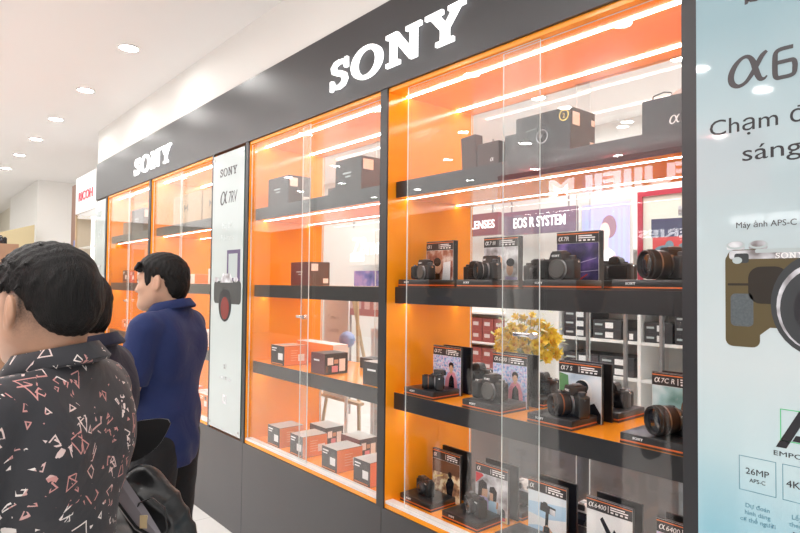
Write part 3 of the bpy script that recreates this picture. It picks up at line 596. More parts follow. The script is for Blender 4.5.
# big cabinet, top shelf
product_box('dark brown box leaning left on the top shelf by the orange wall', -1.742, -1.66, .09, .135, S1+.003, S1+.143, BOXB, group='goods on the top shelf', style='none', name='gift_box').rotation_euler.y = -.06
product_box('short dark brown box with a white alpha sign on the top shelf', -1.638, -1.526, .070, .17, S1, S1+.092, BOXB, group='goods on the top shelf', style='alpha')
product_box('plain charcoal box between the alpha box and the large camera carton, top shelf', -1.522, -1.446, .10, .22, S1, S1+.110, BOXG, group='goods on the top shelf', style='none')
product_box('large charcoal camera carton with printed camera and round gold badge, top shelf', -1.441, -1.203, .068, .221, S1, S1+.154, BOXG, group='goods on the top shelf', style='camera')
bg = thing('shopping_bag', 'dark grey paper bag with white alpha sign, top shelf by the black post', 'bag', (-.865, .07, S1+.0005), 0, 'goods on the top shelf')
b = MB(); b.box(-.08, .072, 0, .08, 0, .108, BOXG, .002, 1); b.build('bag_body', bg, 0)
b = MB(); alpha(b, .008, .02, .026, -.0004, WINK, .0004); b.build('alpha_mark', bg, 0, fixn=False)
b = MB()
random.seed(4)
b.ring_surf([[(.03+.04*math.cos(2*PI*i/12)*(1-.3*k)*(.8+.4*random.random()), .045+.03*math.sin(2*PI*i/12)*(1-.3*k), .106+.012*k+.006*random.random()) for i in range(12)] for k in range(3)], mat('silver_tissue', (.5, .5, .52), .35)); b.build('tissue_paper', bg)
for yy in (.006, .074):
    MB().tube([(-.05, yy, .10), (-.045, yy, .118), (-.01, yy, .124), (.01, yy, .118), (.015, yy, .10)], .002, DARK).build('handle', bg)
# third cabinet
product_box('large black carton with white stickers, left on the upper shelf of the boxed-goods cabinet', -3.395, -3.145, .07, .226, S1, S1+.174, BOXG, style='tag')
product_box('small flat charcoal carton on the upper shelf left of the big right-hand carton', -2.75, -2.668, .09, .22, S1, S1+.045, BOXG, style='none')
product_box('large black carton with one high sticker, right on the boxed-goods cabinet upper shelf', -2.65, -2.42, .07, .26, S1, S1+.175, BOXK, side=BOXB, style='tag')
product_box('tall dark carton alone on the middle shelf of the boxed-goods cabinet', -3.327, -3.10, .2, .34, S2, S2+.142, BOXM, side=mat('grey_brown_carton', (.13, .10, .09), .4), style='tag')
product_box('small black box with orange side, left on the lower shelf of the boxed-goods cabinet', -3.325, -3.165, .07, .224, S3, S3+.116, BOXK, BOXO, mat('peach_carton', (.85, .55, .42), .45), style='lens')
product_box('long white-topped carton behind the small black and orange box', -3.40, -2.98, .29, .40, S3, S3+.125, BOXO, PAPER, PAPER, style='none')
product_box('grey-black camera box with white stickers on its side, middle of the lower shelf', -2.866, -2.728, .07, .221, S3, S3+.112, BOXM, BOXK, BOXG, style='kit')
product_box('black camera box cut off by the black post, right on the lower shelf', -2.387, -2.22, .07, .23, S3, S3+.112, BOXK, BOXK, LG, style='kit')
product_box('small black lens box behind the sticker-covered camera box, lower shelf', -2.86, -2.74, .40, .49, S3, S3+.06, BOXK, BOXK, BOXK, style='none')
product_box('small black lens box behind the cut-off black camera box, lower shelf', -2.50, -2.36, .38, .48, S3, S3+.075, BOXK, BOXK, BOXK, style='none')
for i, (a, c, l) in enumerate(((-3.35, -3.205, 'first'), (-3.08, -2.942, 'second'), (-2.745, -2.602, 'third'), (-2.455, -2.32, 'fourth'))):
    product_box(f'black lens box with orange side, cabinet floor, {l} from the left in front', a, c, .07, .235, Z0, Z0+.117, BOXK, BOXO, LG, group='lens boxes in the front row', style='lens')
for i, (a, c, f, l) in enumerate(((-3.24, -3.06, BOXG, 'grey lens box at the left end of the back row, cabinet floor'), (-2.90, -2.72, BOXM, 'maroon lens box in the middle of the back row, cabinet floor'), (-2.56, -2.40, BOXM, 'maroon lens box at the right end of the back row, cabinet floor'))):
    product_box(l, a, c, .30, .43, Z0, Z0+.112, f, BOXG, LG, group='lens boxes in the back row', style='kit')
# second cabinet: kraft cartons and pale boxes
product_box('tan kraft carton with dark camera mark, left on the upper shelf of the second cabinet', -5.06, -4.46, .07, .33, S1, S1+.235, KRAFT, style='kraft')
product_box('tan kraft carton against the right side of the second cabinet, upper shelf', -4.43, -4.10, .07, .33, S1, S1+.225, KRAFT, style='kraft')
product_box('dark grey carton on the upper shelf of the narrow far cabinet', -6.22, -5.85, .07, .26, S1, S1+.225, BOXG, style='tag')
product_box('brown-grey carton standing left of the dark grey one in the narrow far cabinet', -6.56, -6.30, .09, .26, S1, S1+.13, mat('grey_brown_carton2', (.35, .22, .15), .5), style='none')
product_box('white carton with dark picture, right on the middle shelf of the second cabinet', -4.62, -4.32, .2, .40, S2, S2+.12, PAPER, style='kit')
product_box('white flat carton, left on the middle shelf of the second cabinet', -5.20, -4.90, .2, .40, S2, S2+.08, PAPER, BOXO, style='none')
random.seed(7)
for bi in (0, 1):
    x0, x1 = BAYS[bi]
    for sz, sn in ((S2, 'middle shelf'), (S3, 'lower shelf'), (Z0, 'floor')):
        if bi == 1 and sz == S2: continue
        n = 5
        for k in range(n):
            a = x0+.09+k*(x1-x0-.12)/n
            col = random.choice([PAPER, BOXO, BOXK, mat('red_carton', (.55, .06, .03), .4)])
            product_box(f'{"white" if col is PAPER else "orange" if col is BOXO else "black" if col is BOXK else "red"} box on the {sn} of the {("narrow far","kraft-carton")[bi]} cabinet, {("first","second","third","fourth","fifth")[k]} from the left', a, a+.15, .14, .30, sz, sz+.09+.04*random.random(), col, BOXO, PAPER, group='small boxes in the far cabinets', style='lens')
# ================================================================ BACK ROOM SEEN THROUGH THE CABINETS
SIGNM = mat('mauve_sign_board', (.20, .15, .22), .4); SIGNM2 = mat('maroon_sign_board', (.26, .10, .13), .4)
def hang(t, xs, z0, z1):
    for x in xs: bx('hanger', x-.006, x+.006, .02, .032, z0, z1, SILV, t)
def shop_sign(label, s, x0, x1, z0, z1, y, m, size, tx, tw):
    t = thing('shop_sign', label, 'sign', ((x0+x1)/2, y, z0), 0, 'signs in the room behind the cabinets')
    w = (x1-x0)/2
    bx('board', -w, w, 0, .06, 0, z1-z0, m, t)
    hang(t, (-w*.8, w*.8), z1-z0+.0002, CZ-z0-.0005)
    text(s, tx-(x0+x1)/2, (z1-z0)*.5-size*.35, -.004, size, mat('lit_sign_text', (1, 1, 1), emit=.9), t, bold=.0015, width=tw, depth=.003)
shop_sign('wide mauve sign board with white lettering seen through the big cabinet', 'EOS R SYSTEM', -4.34, -3.43, 2.15, 2.40, 3.44, SIGNM, .15, -4.20, .66)
shop_sign('maroon sign board reading LENSES, left of the wide mauve board', 'LENSES', -5.45, -4.42, 2.17, 2.42, 3.44, SIGNM2, .13, -4.83, .36)
shop_sign('white glowing sign with two lines of lettering seen through the boxed-goods cabinet', 'Z8mm', -7.3, -6.35, 1.87, 2.42, 3.44, WALLM, .36, -7.19, .78)
text('Since', -.42, .06, -.003, .16, MATS['lit_sign_text'], bpy.data.objects['shop_sign.002'], bold=.006, depth=.003)
# white shelving with dark boxes
su = thing('shelving_unit', 'white shelving unit stacked with dark camera boxes behind the big cabinet', 'shelving', (-2.7, 3.2, 0))
for x in (-.78, .05, .62, 1.5): bx('upright', x, x+.03, 0, .5, 0, 1.95, WHITE, su)
for z in (.45, .78, 1.10, 1.48, 1.92): bx('shelf_board', -.75, 1.5, .01, .5, z, z+.025, WHITE, su)
bx('back_board', -.78, 1.53, .5, .515, 0, 1.95, WHITE, su)
bx('lower_drawer', -.75, 1.5, -.005, .0095, .1, .44, mat('pinkish_laminate', (.72, .62, .60), .5), su)
k = 0
for (a, c, zb, n, cols) in ((-.72, -.42, 1.125, 3, 1), (-.41, -.12, 1.125, 2, 1), (-.11, .03, 1.125, 1, 1), (.09, .34, 1.125, 2, 1), (.35, .60, 1.125, 4, 1), (-.72, -.35, .805, 2, 1), (-.34, 0, .805, 2, 1), (.66, 1.0, 1.125, 3, 1), (-.72, -.4, 1.505, 2, 1), (.1, .4, 1.505, 2, 1)):
    for j in range(n):
        h = .085
        t = thing('camera_box', f'dark box, {("lowest","second","third","top")[j]} in the stack {("at the left end of the middle board","second along the middle board","third along the middle board","left in the middle bay","right in the middle bay","left on the lower board","right on the lower board","in the right bay","left on the top board","middle of the top board")[k]}', 'box', (-2.7+(a+c)/2, 3.24, zb+.0005+j*(h+.0006)), 0, 'dark boxes on the white shelving')
        w = (c-a)/2-.004
        MB().box(-w, w, 0, .3, 0, h, BOXG, .002, 1).build('carton', t, 0)
        MB().box(-w*.1, w*.45, -.001, -.0002, h*.15, h*.75, WINK).build('white_sticker', t, 0)
        MB().box(-w*.85, -w*.3, -.001, -.0002, h*.4, h*.6, LG).build('print', t, 0)
    k += 1
# rack of red camera boxes
rk = thing('shelving_unit', 'white wall rack of red cartons, seen just right of the big cabinet orange side', 'shelving', (-4.55, 3.3, 0))
bx('back_board', -.55, .38, .3, .315, 0, 1.45, WHITE, rk)
for x in (-.55, .35): bx('upright', x, x+.03, 0, .3, 0, 1.45, WHITE, rk)
for z in (.3, .62, .95, 1.28): bx('shelf_board', -.52, .35, 0, .3, z, z+.02, WHITE, rk)
REDB = mat('brick_red_carton', (.30, .06, .06), .5)
for zi, z in enumerate((.32, .64, .97)):
    for c in range(5):
        for j in range(2):
            x = -.50+c*.168
            t = thing('camera_box', f'{("lower","upper")[j]} brick red carton on the rack\'s {("bottom","middle","top")[zi]} board, {("first","second","third","fourth","fifth")[c]} from its left', 'box', (-4.55+x+.08, 3.33, z+.0005+j*.1306), 0, 'brick red cartons in the wall rack')
            MB().box(-.078, .078, 0, .22, 0, .13, REDB, .002, 1).build('carton', t, 0)
            MB().box(-.05, .03, -.001, -.0002, .05, .09, mat('pale_label', (.65, .55, .55), .5)).build('label', t, 0)
# white counter with flowers
ct = thing('counter', 'white counter with grey front behind the big cabinet, under the yellow flowers', 'counter', (-2.35, 1.5, 0))
bx('counter_body', -.5, .95, -.22, .3, 0, .80, mat('grey_counter_front', (.22, .22, .23), .5), ct); bx('counter_top', -.53, .98, -.25, .33, .8005, .84, WHITE, ct)
fl = thing('flower_arrangement', 'yellow flower arrangement in a pale vase seen through the big cabinet', 'flowers', (-2.50, 1.5, .8405))
MB().lathe([(.05, 0), (.075, .02), (.085, .10), (.06, .20), (.05, .24), (.06, .26)], (0, 0, 0), (0, 0, 1), mat('pale_vase', (.75, .74, .70), .3)).build('vase', fl)
random.seed(11)
b = MB(); STEM = mat('stem_green', (.22, .30, .10), .6); LEAF = mat('dry_leaf', (.42, .42, .20), .6)
tips = []
for i in range(96):
    a = random.random()*2*PI; r = .20*math.sqrt(random.random()); z = .30+.30*random.random()*(1-r/.35)
    p = (r*math.cos(a), r*math.sin(a), z); tips.append(p)
    b.tube([(0, 0, .2), (p[0]*.4, p[1]*.4, .2+(z-.2)*.6), p], .0025, STEM, 5)
for i in range(160):
    a = random.random()*2*PI; r = .24*math.sqrt(random.random()); z = .25+.33*random.random(); L = .035+.03*random.random(); q = random.random()*2*PI; e = random.random()-.3
    o = Vector((r*math.cos(a), r*math.sin(a), z)); d = Vector((math.cos(q), math.sin(q), e)).normalized()*L; s_ = d.cross(Vector((0, 0, 1))).normalized()*L*.25
    vs = [b.bm.verts.new(v) for v in (o, o+d*.5+s_, o+d, o+d*.5-s_)]
    b.bm.faces.new(vs).material_index = b.mi(LEAF)
tag(b.build('foliage', fl, fixn=False), kind='stuff')
b = MB()
for j in range(2):
    for i in range(6):
        a = 2*PI*i/6+j*.5; c = Vector((math.cos(a), math.sin(a), 0)); s_ = Vector((-c.y, c.x, 0)); R_ = .024-.007*j; up = Vector((0, 0, 1))
        q = [Vector((0, 0, .004*j)), c*R_*.6+s_*R_*.45+up*(.010+.01*j), c*R_+up*(.014+.014*j), c*R_*.6-s_*R_*.45+up*(.010+.01*j)]
        b.bm.faces.new([b.bm.verts.new(v) for v in q]).material_index = b.mi(mat('yellow_petal', (.90, .66, .07), .5))
b.lathe([(.008, 0), (.009, .008), (.004, .013)], (0, 0, 0), (0, 0, 1), mat('petal_heart', (.8, .42, .03), .6), 10)
f0 = b.build('flower', fl, fixn=False)
for i, p in enumerate(tips):
    f = f0 if i == 0 else f0.copy()
    if i: COL.objects.link(f); f.parent = fl
    f.location = p; n = Vector((p[0]*2.5, p[1]*2.5, .12)).normalized(); f.rotation_euler = n.to_track_quat('Z', 'Y').to_euler(); f.scale = (1.35+.5*random.random(),)*3
# light box with a figure in white
lb = thing('lightbox_poster', 'tall blue-white light box poster of a figure in white, behind the dark night card', 'poster', (-2.535, 2.5, 0))
bx('back_case', -.215, .215, 0, .03, 1.56, 2.26, WHITE, lb)
for x in (-.16, .16): bx('leg', x-.012, x+.012, .004, .026, 0, 1.5595, SILV, lb)
LBM = mat('lightbox_face', (.5, .52, .9), .3, emit=.55, ecol=(.48, .50, 1.0)); bx('lit_face', -.20, .20, -.004, -.0002, 1.58, 2.24, LBM, lb)
b = MB(); e1 = mat('lightbox_white', (.9, .9, .95), .3, emit=.95, ecol=(.95, .95, 1)); e2 = mat('lightbox_rose', (.8, .5, .55), .3, emit=.6, ecol=(.9, .55, .62)); e3 = mat('lightbox_blue', (.5, .55, .8), .3, emit=.6, ecol=(.45, .52, .95))
skn = mat('lightbox_skin', (.8, .6, .55), .3, emit=.6, ecol=(1, .78, .74)); mv = mat('lightbox_mauve', (.4, .25, .32), .3, emit=.3, ecol=(.6, .38, .48))
for x in (-.17, -.12, .06, .11, .15): b.flat([(x, 1.7), (x+.022, 1.7), (x+.022, 2.2), (x, 2.2)], -.0044, e3)
b.flat(ell(.035, 2.06, .065, .09), -.0046, mv)
b.flat([(-.12, 1.59), (.18, 1.59), (.17, 1.68), (.08, 1.86), (.0, 1.92), (-.07, 1.86), (-.12, 1.70)], -.0048, e1)
b.flat([(-.02, 1.88), (.03, 1.88), (.03, 1.96), (-.02, 1.96)], -.0050, skn); b.flat(ell(.0, 2.02, .045, .075), -.0052, skn)
b.flat([(.06, 1.86), (.09, 1.84), (.18, 1.64), (.15, 1.63)], -.0056, e2); b.flat([(-.10, 1.6), (.0, 1.6), (.02, 1.75), (-.05, 1.8)], -.0056, e3); b.flat(ell(.08, 1.68, .03, .035), -.006, e2)
b.build('printed_figure', lb, 0, fixn=False)
q = thing('wall_poster', 'red framed poster of blue cameras under a dark band, right in the big cabinet view', 'poster', (-2.05, 3.0, 0))
RFM = mat('red_frame', (.42, .03, .06), .4); CRM = mat('cream_print', (.72, .70, .62), .5); RPM = mat('red_print', (.60, .07, .07), .5); NVM = mat('navy_print', (.06, .06, .12), .4); STL = mat('steel_blue_print', (.16, .26, .32), .4)
bx('panel', -.45, .55, 0, .05, 1.62, 2.34, CRM, q)
for a, c, e, g in ((-.48, -.44, 1.58, 2.38), (.54, .58, 1.58, 2.38), (-.4399, .5399, 2.34, 2.38), (-.4399, .5399, 1.58, 1.62)): bx('frame_bar', a, c, -.02, -.0005, e, g, RFM, q)
b = MB(); b.flat([(-.36, 1.66), (.5, 1.66), (.5, 2.0), (-.36, 2.0)], -.001, RPM); b.flat([(-.37, 2.0), (.52, 2.0), (.52, 2.13), (-.37, 2.15)], -.002, NVM); b.flat([(-.15, 2.16), (.5, 2.16), (.5, 2.24), (-.15, 2.24)], -.002, MATS['print_grey'])
for cx_, cz_ in ((-.25, 1.90), (-.06, 1.92), (.14, 1.9), (.34, 1.92)): b.flat(ell(cx_, cz_, .09, .035), -.003, STL); b.flat(ell(cx_+.03, cz_+.03, .035, .04), -.0034, STL)
b.build('print', q, 0, fixn=False)
for x in (-.3, .4): bx('leg', x-.012, x+.012, .01, .05, 0, 1.5795, SILV, q)
# easel board, stands and pictures behind the third cabinet
ez = thing('easel', 'wooden easel carrying a white board with lines of writing, behind the boxed-goods cabinet', 'easel', (-3.9, 1.0, 0))
WOOD = mat('pale_wood', (.55, .40, .24), .5, noise=.15, nscale=20)
for sx in (-1, 1): MB().tube([(sx*.32, -.05, 0), (sx*.10, .06, 1.5)], .014, WOOD).build('leg', ez)
MB().tube([(0, .45, 0), (0, .09, 1.5)], .014, WOOD).build('leg', ez)
bx('ledge', -.3, .3, -.06, -.01, .70, .72, WOOD, ez)
wb = thing('message_board', 'white board with three short lines of writing, resting on the wooden easel', 'board', (-3.9, .965, .7205))
MB().box(-.22, .12, 0, .015, 0, .78, PAPER, .004).build('board', wb, .6)
for i, l in enumerate(('Camera', 'Combo', 'Lens 2026')): text(l, -.16, .60-.10*i, -.001, .05, GR2, wb)
rs = thing('roll_up_banner', 'white roll-up banner with a round red mark behind the boxed-goods cabinet', 'banner', (-3.25, .95, 0))
bx('panel', -.22, .3, 0, .008, .05, 1.28, PAPER, rs); bx('base', -.22, .3, -.06, .07, 0, .05, SILV, rs)
b = MB(); b.annulus(ell(-.02, 1.10, .05, .05, 24), ell(-.02, 1.10, .035, .035, 24), -.002, -.0002, REDB); b.build('printed_mark', rs, 0)
bl = thing('decorative_globe', 'small blue and white globe on a stand behind the boxed-goods cabinet', 'globe', (-3.56, .80, 0))
m_ = mat('globe_blue', (.30, .42, .80), .4, noise=.5, nscale=18)
MB().lathe([(.001, -.06), (.03, -.052), (.052, -.03), (.06, 0), (.052, .03), (.03, .052), (.001, .06)], (0, 0, 1.20), (0, 0, 1), m_).build('ball', bl)
b = MB(); b.cyl((0, 0, 0), (0, 0, 1.145), .012, WHITE); b.cyl((0, 0, 0), (0, 0, .02), .12, WHITE); b.build('post', bl)
rb = thing('wall_banner', 'long dull red banner board hanging behind the boxed-goods cabinet', 'banner', (-5.6, 2.6, 0))
bx('panel', -.6, .6, 0, .03, 1.22, 1.50, mat('dull_red', (.42, .16, .17), .5), rb)
for x in (-.5, .5): bx('pole', x-.01, x+.01, .031, .05, 0, 1.5, SILV, rb)
b = MB()
for k_ in range(6): b.box(-.5+.17*k_, -.40+.17*k_, -.003, -.0003, 1.30, 1.42, mat('pale_red_ink', (.65, .45, .45), .5))
b.build('print', rb, 0)
pp = thing('wall_poster', 'wide purple poster low on the wall seen above the middle shelf of the boxed-goods cabinet', 'poster', (-7.0, 3.78, 0))
bx('panel', -.62, .55, 0, .018, 1.45, 1.80, blurmat('purple_art', [(.3, (.08, .10, .30)), (.5, (.25, .22, .55)), (.62, (.55, .35, .60)), (.75, (.65, .6, .8))], 4), pp)
# ================================================================ OPPOSITE SIDE OF THE HALL (seen only as reflections in the glass)
RED_E = mat('lit_red', (.8, .10, .12), emit=1.3, ecol=(.9, .14, .16)); WHT_E = mat('lit_white', (1, 1, 1), emit=7); NAVY_E = mat('lit_navy', (.10, .10, .25), .4, emit=.5); CREAM_E = mat('lit_cream', (.9, .87, .75), emit=2.2)
op = thing('shop_facade', 'dark red shop facade across the hall with white lit name letters', 'shop facade', (-3.9, -5.0, 0), PI)
bx('fascia_board', -1.6, 1.9, .001, .3, 2.6, 3.2, mat('dark_red_board', (.6, .10, .10), .4, emit=.25), op)
bx('column', 1.5, 1.6, .001, .3, 0, 2.5995, WHITE, op); bx('column', 1.75, 1.9, .001, .3, 0, 2.5995, WHITE, op)
text('FUJIFILM', -.95, 2.80, -.02, .31, WHT_E, op, bold=.008, width=1.95, depth=.015)
def hall_sign(label, x, z, w, s):
    t = thing('lit_sign', label, 'sign', (x, -4.9, 0), PI, 'lit lettering across the hall')
    bx('board', -w/2-.06, w/2+.06, .001, .05, z-.03, z+.17, mat('blue_grey_board', (.25, .32, .36), .4), t); bx('post', -.02, .02, .001, .05, 0, z-.0305, SILV, t)
    text(s, -w/2, z+.01, -.003, .12, WHT_E, t, bold=.004, width=w)
hall_sign('lit SERIES lettering board across the hall, the one nearer the camera', -2.17, 2.24, .74, 'SERIES')
hall_sign('lit SERIES lettering board across the hall, the one farther down', -3.22, 2.16, .74, 'SERIES')
# ================================================================ DOWNLIGHTS
dl = thing('ceiling_downlight', '', 'ceiling light', (-4.484, -.47, CZ), 0, 'round downlights in the ceiling')
MB().lathe([(.062, 0), (.074, -.001), (.074, -.006), (.062, -.008)], (0, 0, 0), (0, 0, 1), WHITE, 32, False, False).build('trim_ring', dl)
MB().lathe([(.0615, -.003), (.001, -.0035)], (0, 0, 0), (0, 0, 1), LAMP, 32).build('lamp_face', dl)
XS = [-4.484, -5.732, -6.973, -8.12, -9.30, -10.546]
for i, x in enumerate(XS):
    o = dl if i == 0 else copy_tree(dl); o.location = (x, -.47, CZ)
    o['label'] = f'round white ceiling downlight, {("first","second","third","fourth","fifth","sixth")[i]} from the camera in the row along the white wall'
for r, (y, x0, n) in enumerate(((-1.70, -1.98+1.26, 8), (-2.95, -2.0, 7), (-3.83, -1.87, 7), (-5.2, -1.5, 7))):
    for k in range(n):
        o = copy_tree(dl); o.location = (x0-1.26*k, y, CZ); o['label'] = 'round white ceiling downlight over the aisle, mirrored in the cabinet glass'
for x in (.5, -.75, -2.0, -3.25):
    o = copy_tree(dl); o.location = (x, 2.6, CZ); o['label'] = 'round white ceiling downlight in the room behind the cabinets'
# ================================================================ FAR LEFT OF THE HALL
rc = thing('shop_sign', 'white sign board with red letters beyond the far left end of the fascia', 'sign', (-7.77, 0, 0))
bx('board', -.50, .515, .0, .30, 2.42, 2.86, PAPER, rc); text('RICOH', -.33, 2.565, -.003, .15, mat('red_letter', (.72, .02, .06), .4), rc, bold=.001, width=.66, depth=.003)
rd = thing('glass_showcase', 'narrow glass showcase with a bright light tube under the red-lettered sign', 'showcase', (-7.77, 0, 0))
bx('back_panel', -.5, .515, .30, .32, 0, 2.41, mat('mauve_grey', (.42, .34, .34), .5), rd); bx('base_cabinet', -.5, .515, .0, .2995, 0, .8, WHITE, rd)
bx('side_panel', -.5, -.47, .001, .299, .8005, 2.41, WOOD, rd)
bx('glass_front', -.469, .514, .01, .016, .801, 2.41, GLASS, rd)
for z in (1.2, 1.6, 2.0): bx('shelf', -.46, .51, .04, .29, z, z+.012, WHITE, rd)
b = MB(); b.cyl((.16, .06, 1.25), (.16, .06, 2.35), .03, LETTER); b.build('light_tube', rd)
wp = thing('wooden_post', 'dark wooden post with a small blue notice, left of the red-lettered sign', 'post', (-8.62, .06, 0))
bx('post_body', -.16, .2, 0, .25, 0, 2.84, mat('walnut', (.22, .11, .07), .5, noise=.2, nscale=10), wp); bx('blue_notice', .02, .18, -.004, -.0003, 1.93, 2.12, mat('notice_blue', (.05, .14, .55), .4), wp)
tb = thing('partition', 'tan partition board with a sloping top edge at the far left', 'partition', (-11.2, -.30, 0), PI/2)
MB().prism([(-.30, 0), (.32, 0), (.32, 2.50), (-.30, 2.30)], 0, .05, mat('tan_board', (.60, .50, .30), .6)).build('board', tb, 0)
dk = thing('display_cabinet', 'brown wooden cupboard at the left edge far down the hall', 'cupboard', (-9.0, -.72, 0))
b = MB(); b.box(-.3, .25, -.2, .2, 0, 2.05, mat('brown_wood', (.35, .20, .12), .5, noise=.15, nscale=9), .004); b.build('carcass', dk)
bx('door_line', .2502, .252, -.19, .19, .1, 1.8, mat('brown_door', (.30, .17, .10), .5), dk)
for kx, lb_ in ((-8.95, 'dark camera lying on top of the brown cupboard at the left edge'),):
    camera(lb_, (kx, -.70, 2.051), PI/2, 'long', 1.2, 'camera on the cupboard')
# ================================================================ PEOPLE
def surf_nets(S, o, h):
    nx, ny, nz = S.shape; neg = S < 0
    cnt = np.zeros((nx-1, ny-1, nz-1), np.int8)
    for i in (0, 1):
        for j in (0, 1):
            for k in (0, 1): cnt += neg[i:nx-1+i, j:ny-1+j, k:nz-1+k]
    act = np.argwhere((cnt > 0) & (cnt < 8)); idx = -np.ones(cnt.shape, np.int32); idx[tuple(act.T)] = np.arange(len(act))
    acc = np.zeros((len(act), 3)); num = np.zeros(len(act)); cs = [(i, j, k) for i in (0, 1) for j in (0, 1) for k in (0, 1)]
    val = {c: S[act[:, 0]+c[0], act[:, 1]+c[1], act[:, 2]+c[2]].astype(float) for c in cs}
    for a in cs:
        for ax in range(3):
            if a[ax]: continue
            b = tuple(1 if q == ax else a[q] for q in range(3)); va, vb = val[a], val[b]
            m = (va < 0) != (vb < 0); t = np.where(m, va/np.where(m, va-vb, 1), 0)
            p = np.array(a, float)[None]+0*acc; p[:, ax] = t
            acc[m] += p[m]; num[m] += 1
    V = (act+acc/num[:, None])*h+o
    faces = []
    for ax in range(3):
        u, v = [(1, 2), (2, 0), (0, 1)][ax]
        sl0 = [slice(1, -1)]*3; sl0[ax] = slice(0, -1); sl1 = list(sl0); sl1[ax] = slice(1, None)
        A, B = neg[tuple(sl0)], neg[tuple(sl1)]
        e = np.argwhere(A != B)
        if not len(e): continue
        flip = A[tuple(e.T)]
        e = e+1; e[:, ax] -= 1
        def cell(du, dv):
            c = e.copy(); c[:, u] += du; c[:, v] += dv; return idx[tuple(c.T)]
        q = np.stack([cell(-1, -1), cell(0, -1), cell(0, 0), cell(-1, 0)], 1)
        q[~flip] = q[~flip][:, ::-1]; faces.append(q)
    return V, np.concatenate(faces)
class SDF:
    def __init__(s): s.p = []
    def cap(s, a, b, ra, rb=None, k=.02, sub=False, flat=False): s.p.append(('c', np.array(a, float), np.array(b, float), ra, ra if rb is None else rb, k, sub, flat)); return s
    def ell(s, c, r, k=.02, sub=False, rot=None): s.p.append(('e', np.array(c, float), np.array(r, float), rot, None, k, sub, False)); return s
    def chain(s, pts, rs, k=.02):
        for i in range(len(pts)-1): s.cap(pts[i], pts[i+1], rs[i], rs[i+1], k)
        return s
    def mesh(s, h, clip=None, noise=None, smooth=1):
        lo = np.full(3, 1e9); hi = -lo
        for p in s.p:
            if p[6]: continue
            if p[0] == 'c': lo = np.minimum(lo, np.minimum(p[1]-p[3], p[2]-p[4])); hi = np.maximum(hi, np.maximum(p[1]+p[3], p[2]+p[4]))
            else: R_ = p[2].max() if p[3] is not None else p[2]; lo = np.minimum(lo, p[1]-R_); hi = np.maximum(hi, p[1]+R_)
        lo -= .03; hi += .03; n = np.ceil((hi-lo)/h).astype(int)+1
        S = np.full(n, .2, np.float32); ax = [lo[i]+h*np.arange(n[i]) for i in range(3)]
        for p in s.p:
            k = p[5]; m = k+.035
            if p[0] == 'c': a = np.minimum(p[1]-p[3], p[2]-p[4])-m; b = np.maximum(p[1]+p[3], p[2]+p[4])+m
            else: R_ = p[2].max() if p[3] is not None else p[2]; a, b = p[1]-R_-m, p[1]+R_+m
            i0 = np.clip(np.floor((a-lo)/h).astype(int), 0, n); i1 = np.clip(np.ceil((b-lo)/h).astype(int)+1, 0, n)
            if (i1 <= i0).any(): continue
            sl = tuple(slice(i0[q], i1[q]) for q in range(3))
            P = np.stack(np.meshgrid(*[ax[q][sl[q]] for q in range(3)], indexing='ij'), -1).astype(np.float32)
            if p[0] == 'c':
                d = (p[2]-p[1]); L2 = max((d*d).sum(), 1e-9); t0 = ((P-p[1].astype(np.float32)) @ d.astype(np.float32))/L2; t = np.clip(t0, 0, 1)
                D_ = np.linalg.norm(P-p[1]-t[..., None]*d, axis=-1)-(p[3]+(p[4]-p[3])*t)
                if p[7]: D_ = np.maximum(D_, (t0-1)*math.sqrt(L2))
            else:
                Q = P-p[1]
                if p[3] is not None: Q = Q @ np.array(p[3])
                k0 = np.linalg.norm(Q/p[2], axis=-1); k1 = np.linalg.norm(Q/p[2]**2, axis=-1); D_ = k0*(k0-1)/np.maximum(k1, 1e-6)
            C_ = S[sl]
            if p[6]:
                hh = np.clip(.5-.5*(C_+D_)/k, 0, 1); S[sl] = C_*(1-hh)-D_*hh+k*hh*(1-hh)
            else:
                hh = np.clip(.5+.5*(C_-D_)/k, 0, 1); S[sl] = C_*(1-hh)+D_*hh-k*hh*(1-hh)
        if clip is not None or noise is not None:
            P = np.meshgrid(*ax, indexing='ij')
            if noise is not None: S += noise(*P).astype(np.float32)
            if clip is not None: S = np.maximum(S, clip(*P).astype(np.float32))
        S[0], S[-1], S[:, 0], S[:, -1], S[:, :, 0], S[:, :, -1] = (.1,)*6
        V, Fq = surf_nets(S, lo, h)
        return V, Fq
def net(name, VF, m, parent, fn=None):
    V, Fq = VF
    if fn is not None: V = fn(V)
    me = bpy.data.meshes.new(name); me.from_pydata(V.tolist(), [], Fq.tolist()); me.materials.append(m); me.shade_smooth(); me.update()
    return link(name, me, parent)
def rotz(a): c, q = math.cos(a), math.sin(a); return np.array([[c, -q, 0], [q, c, 0], [0, 0, 1]])
def skinmat(name, col, fade=None):
    m = mat(name, col, .5, noise=.06, nscale=30); b = m.node_tree.nodes['Principled BSDF']
    b.inputs['Subsurface Weight'].default_value = .12; b.inputs['Subsurface Radius'].default_value = (.012, .005, .003); b.inputs['Subsurface Scale'].default_value = .5
    return m
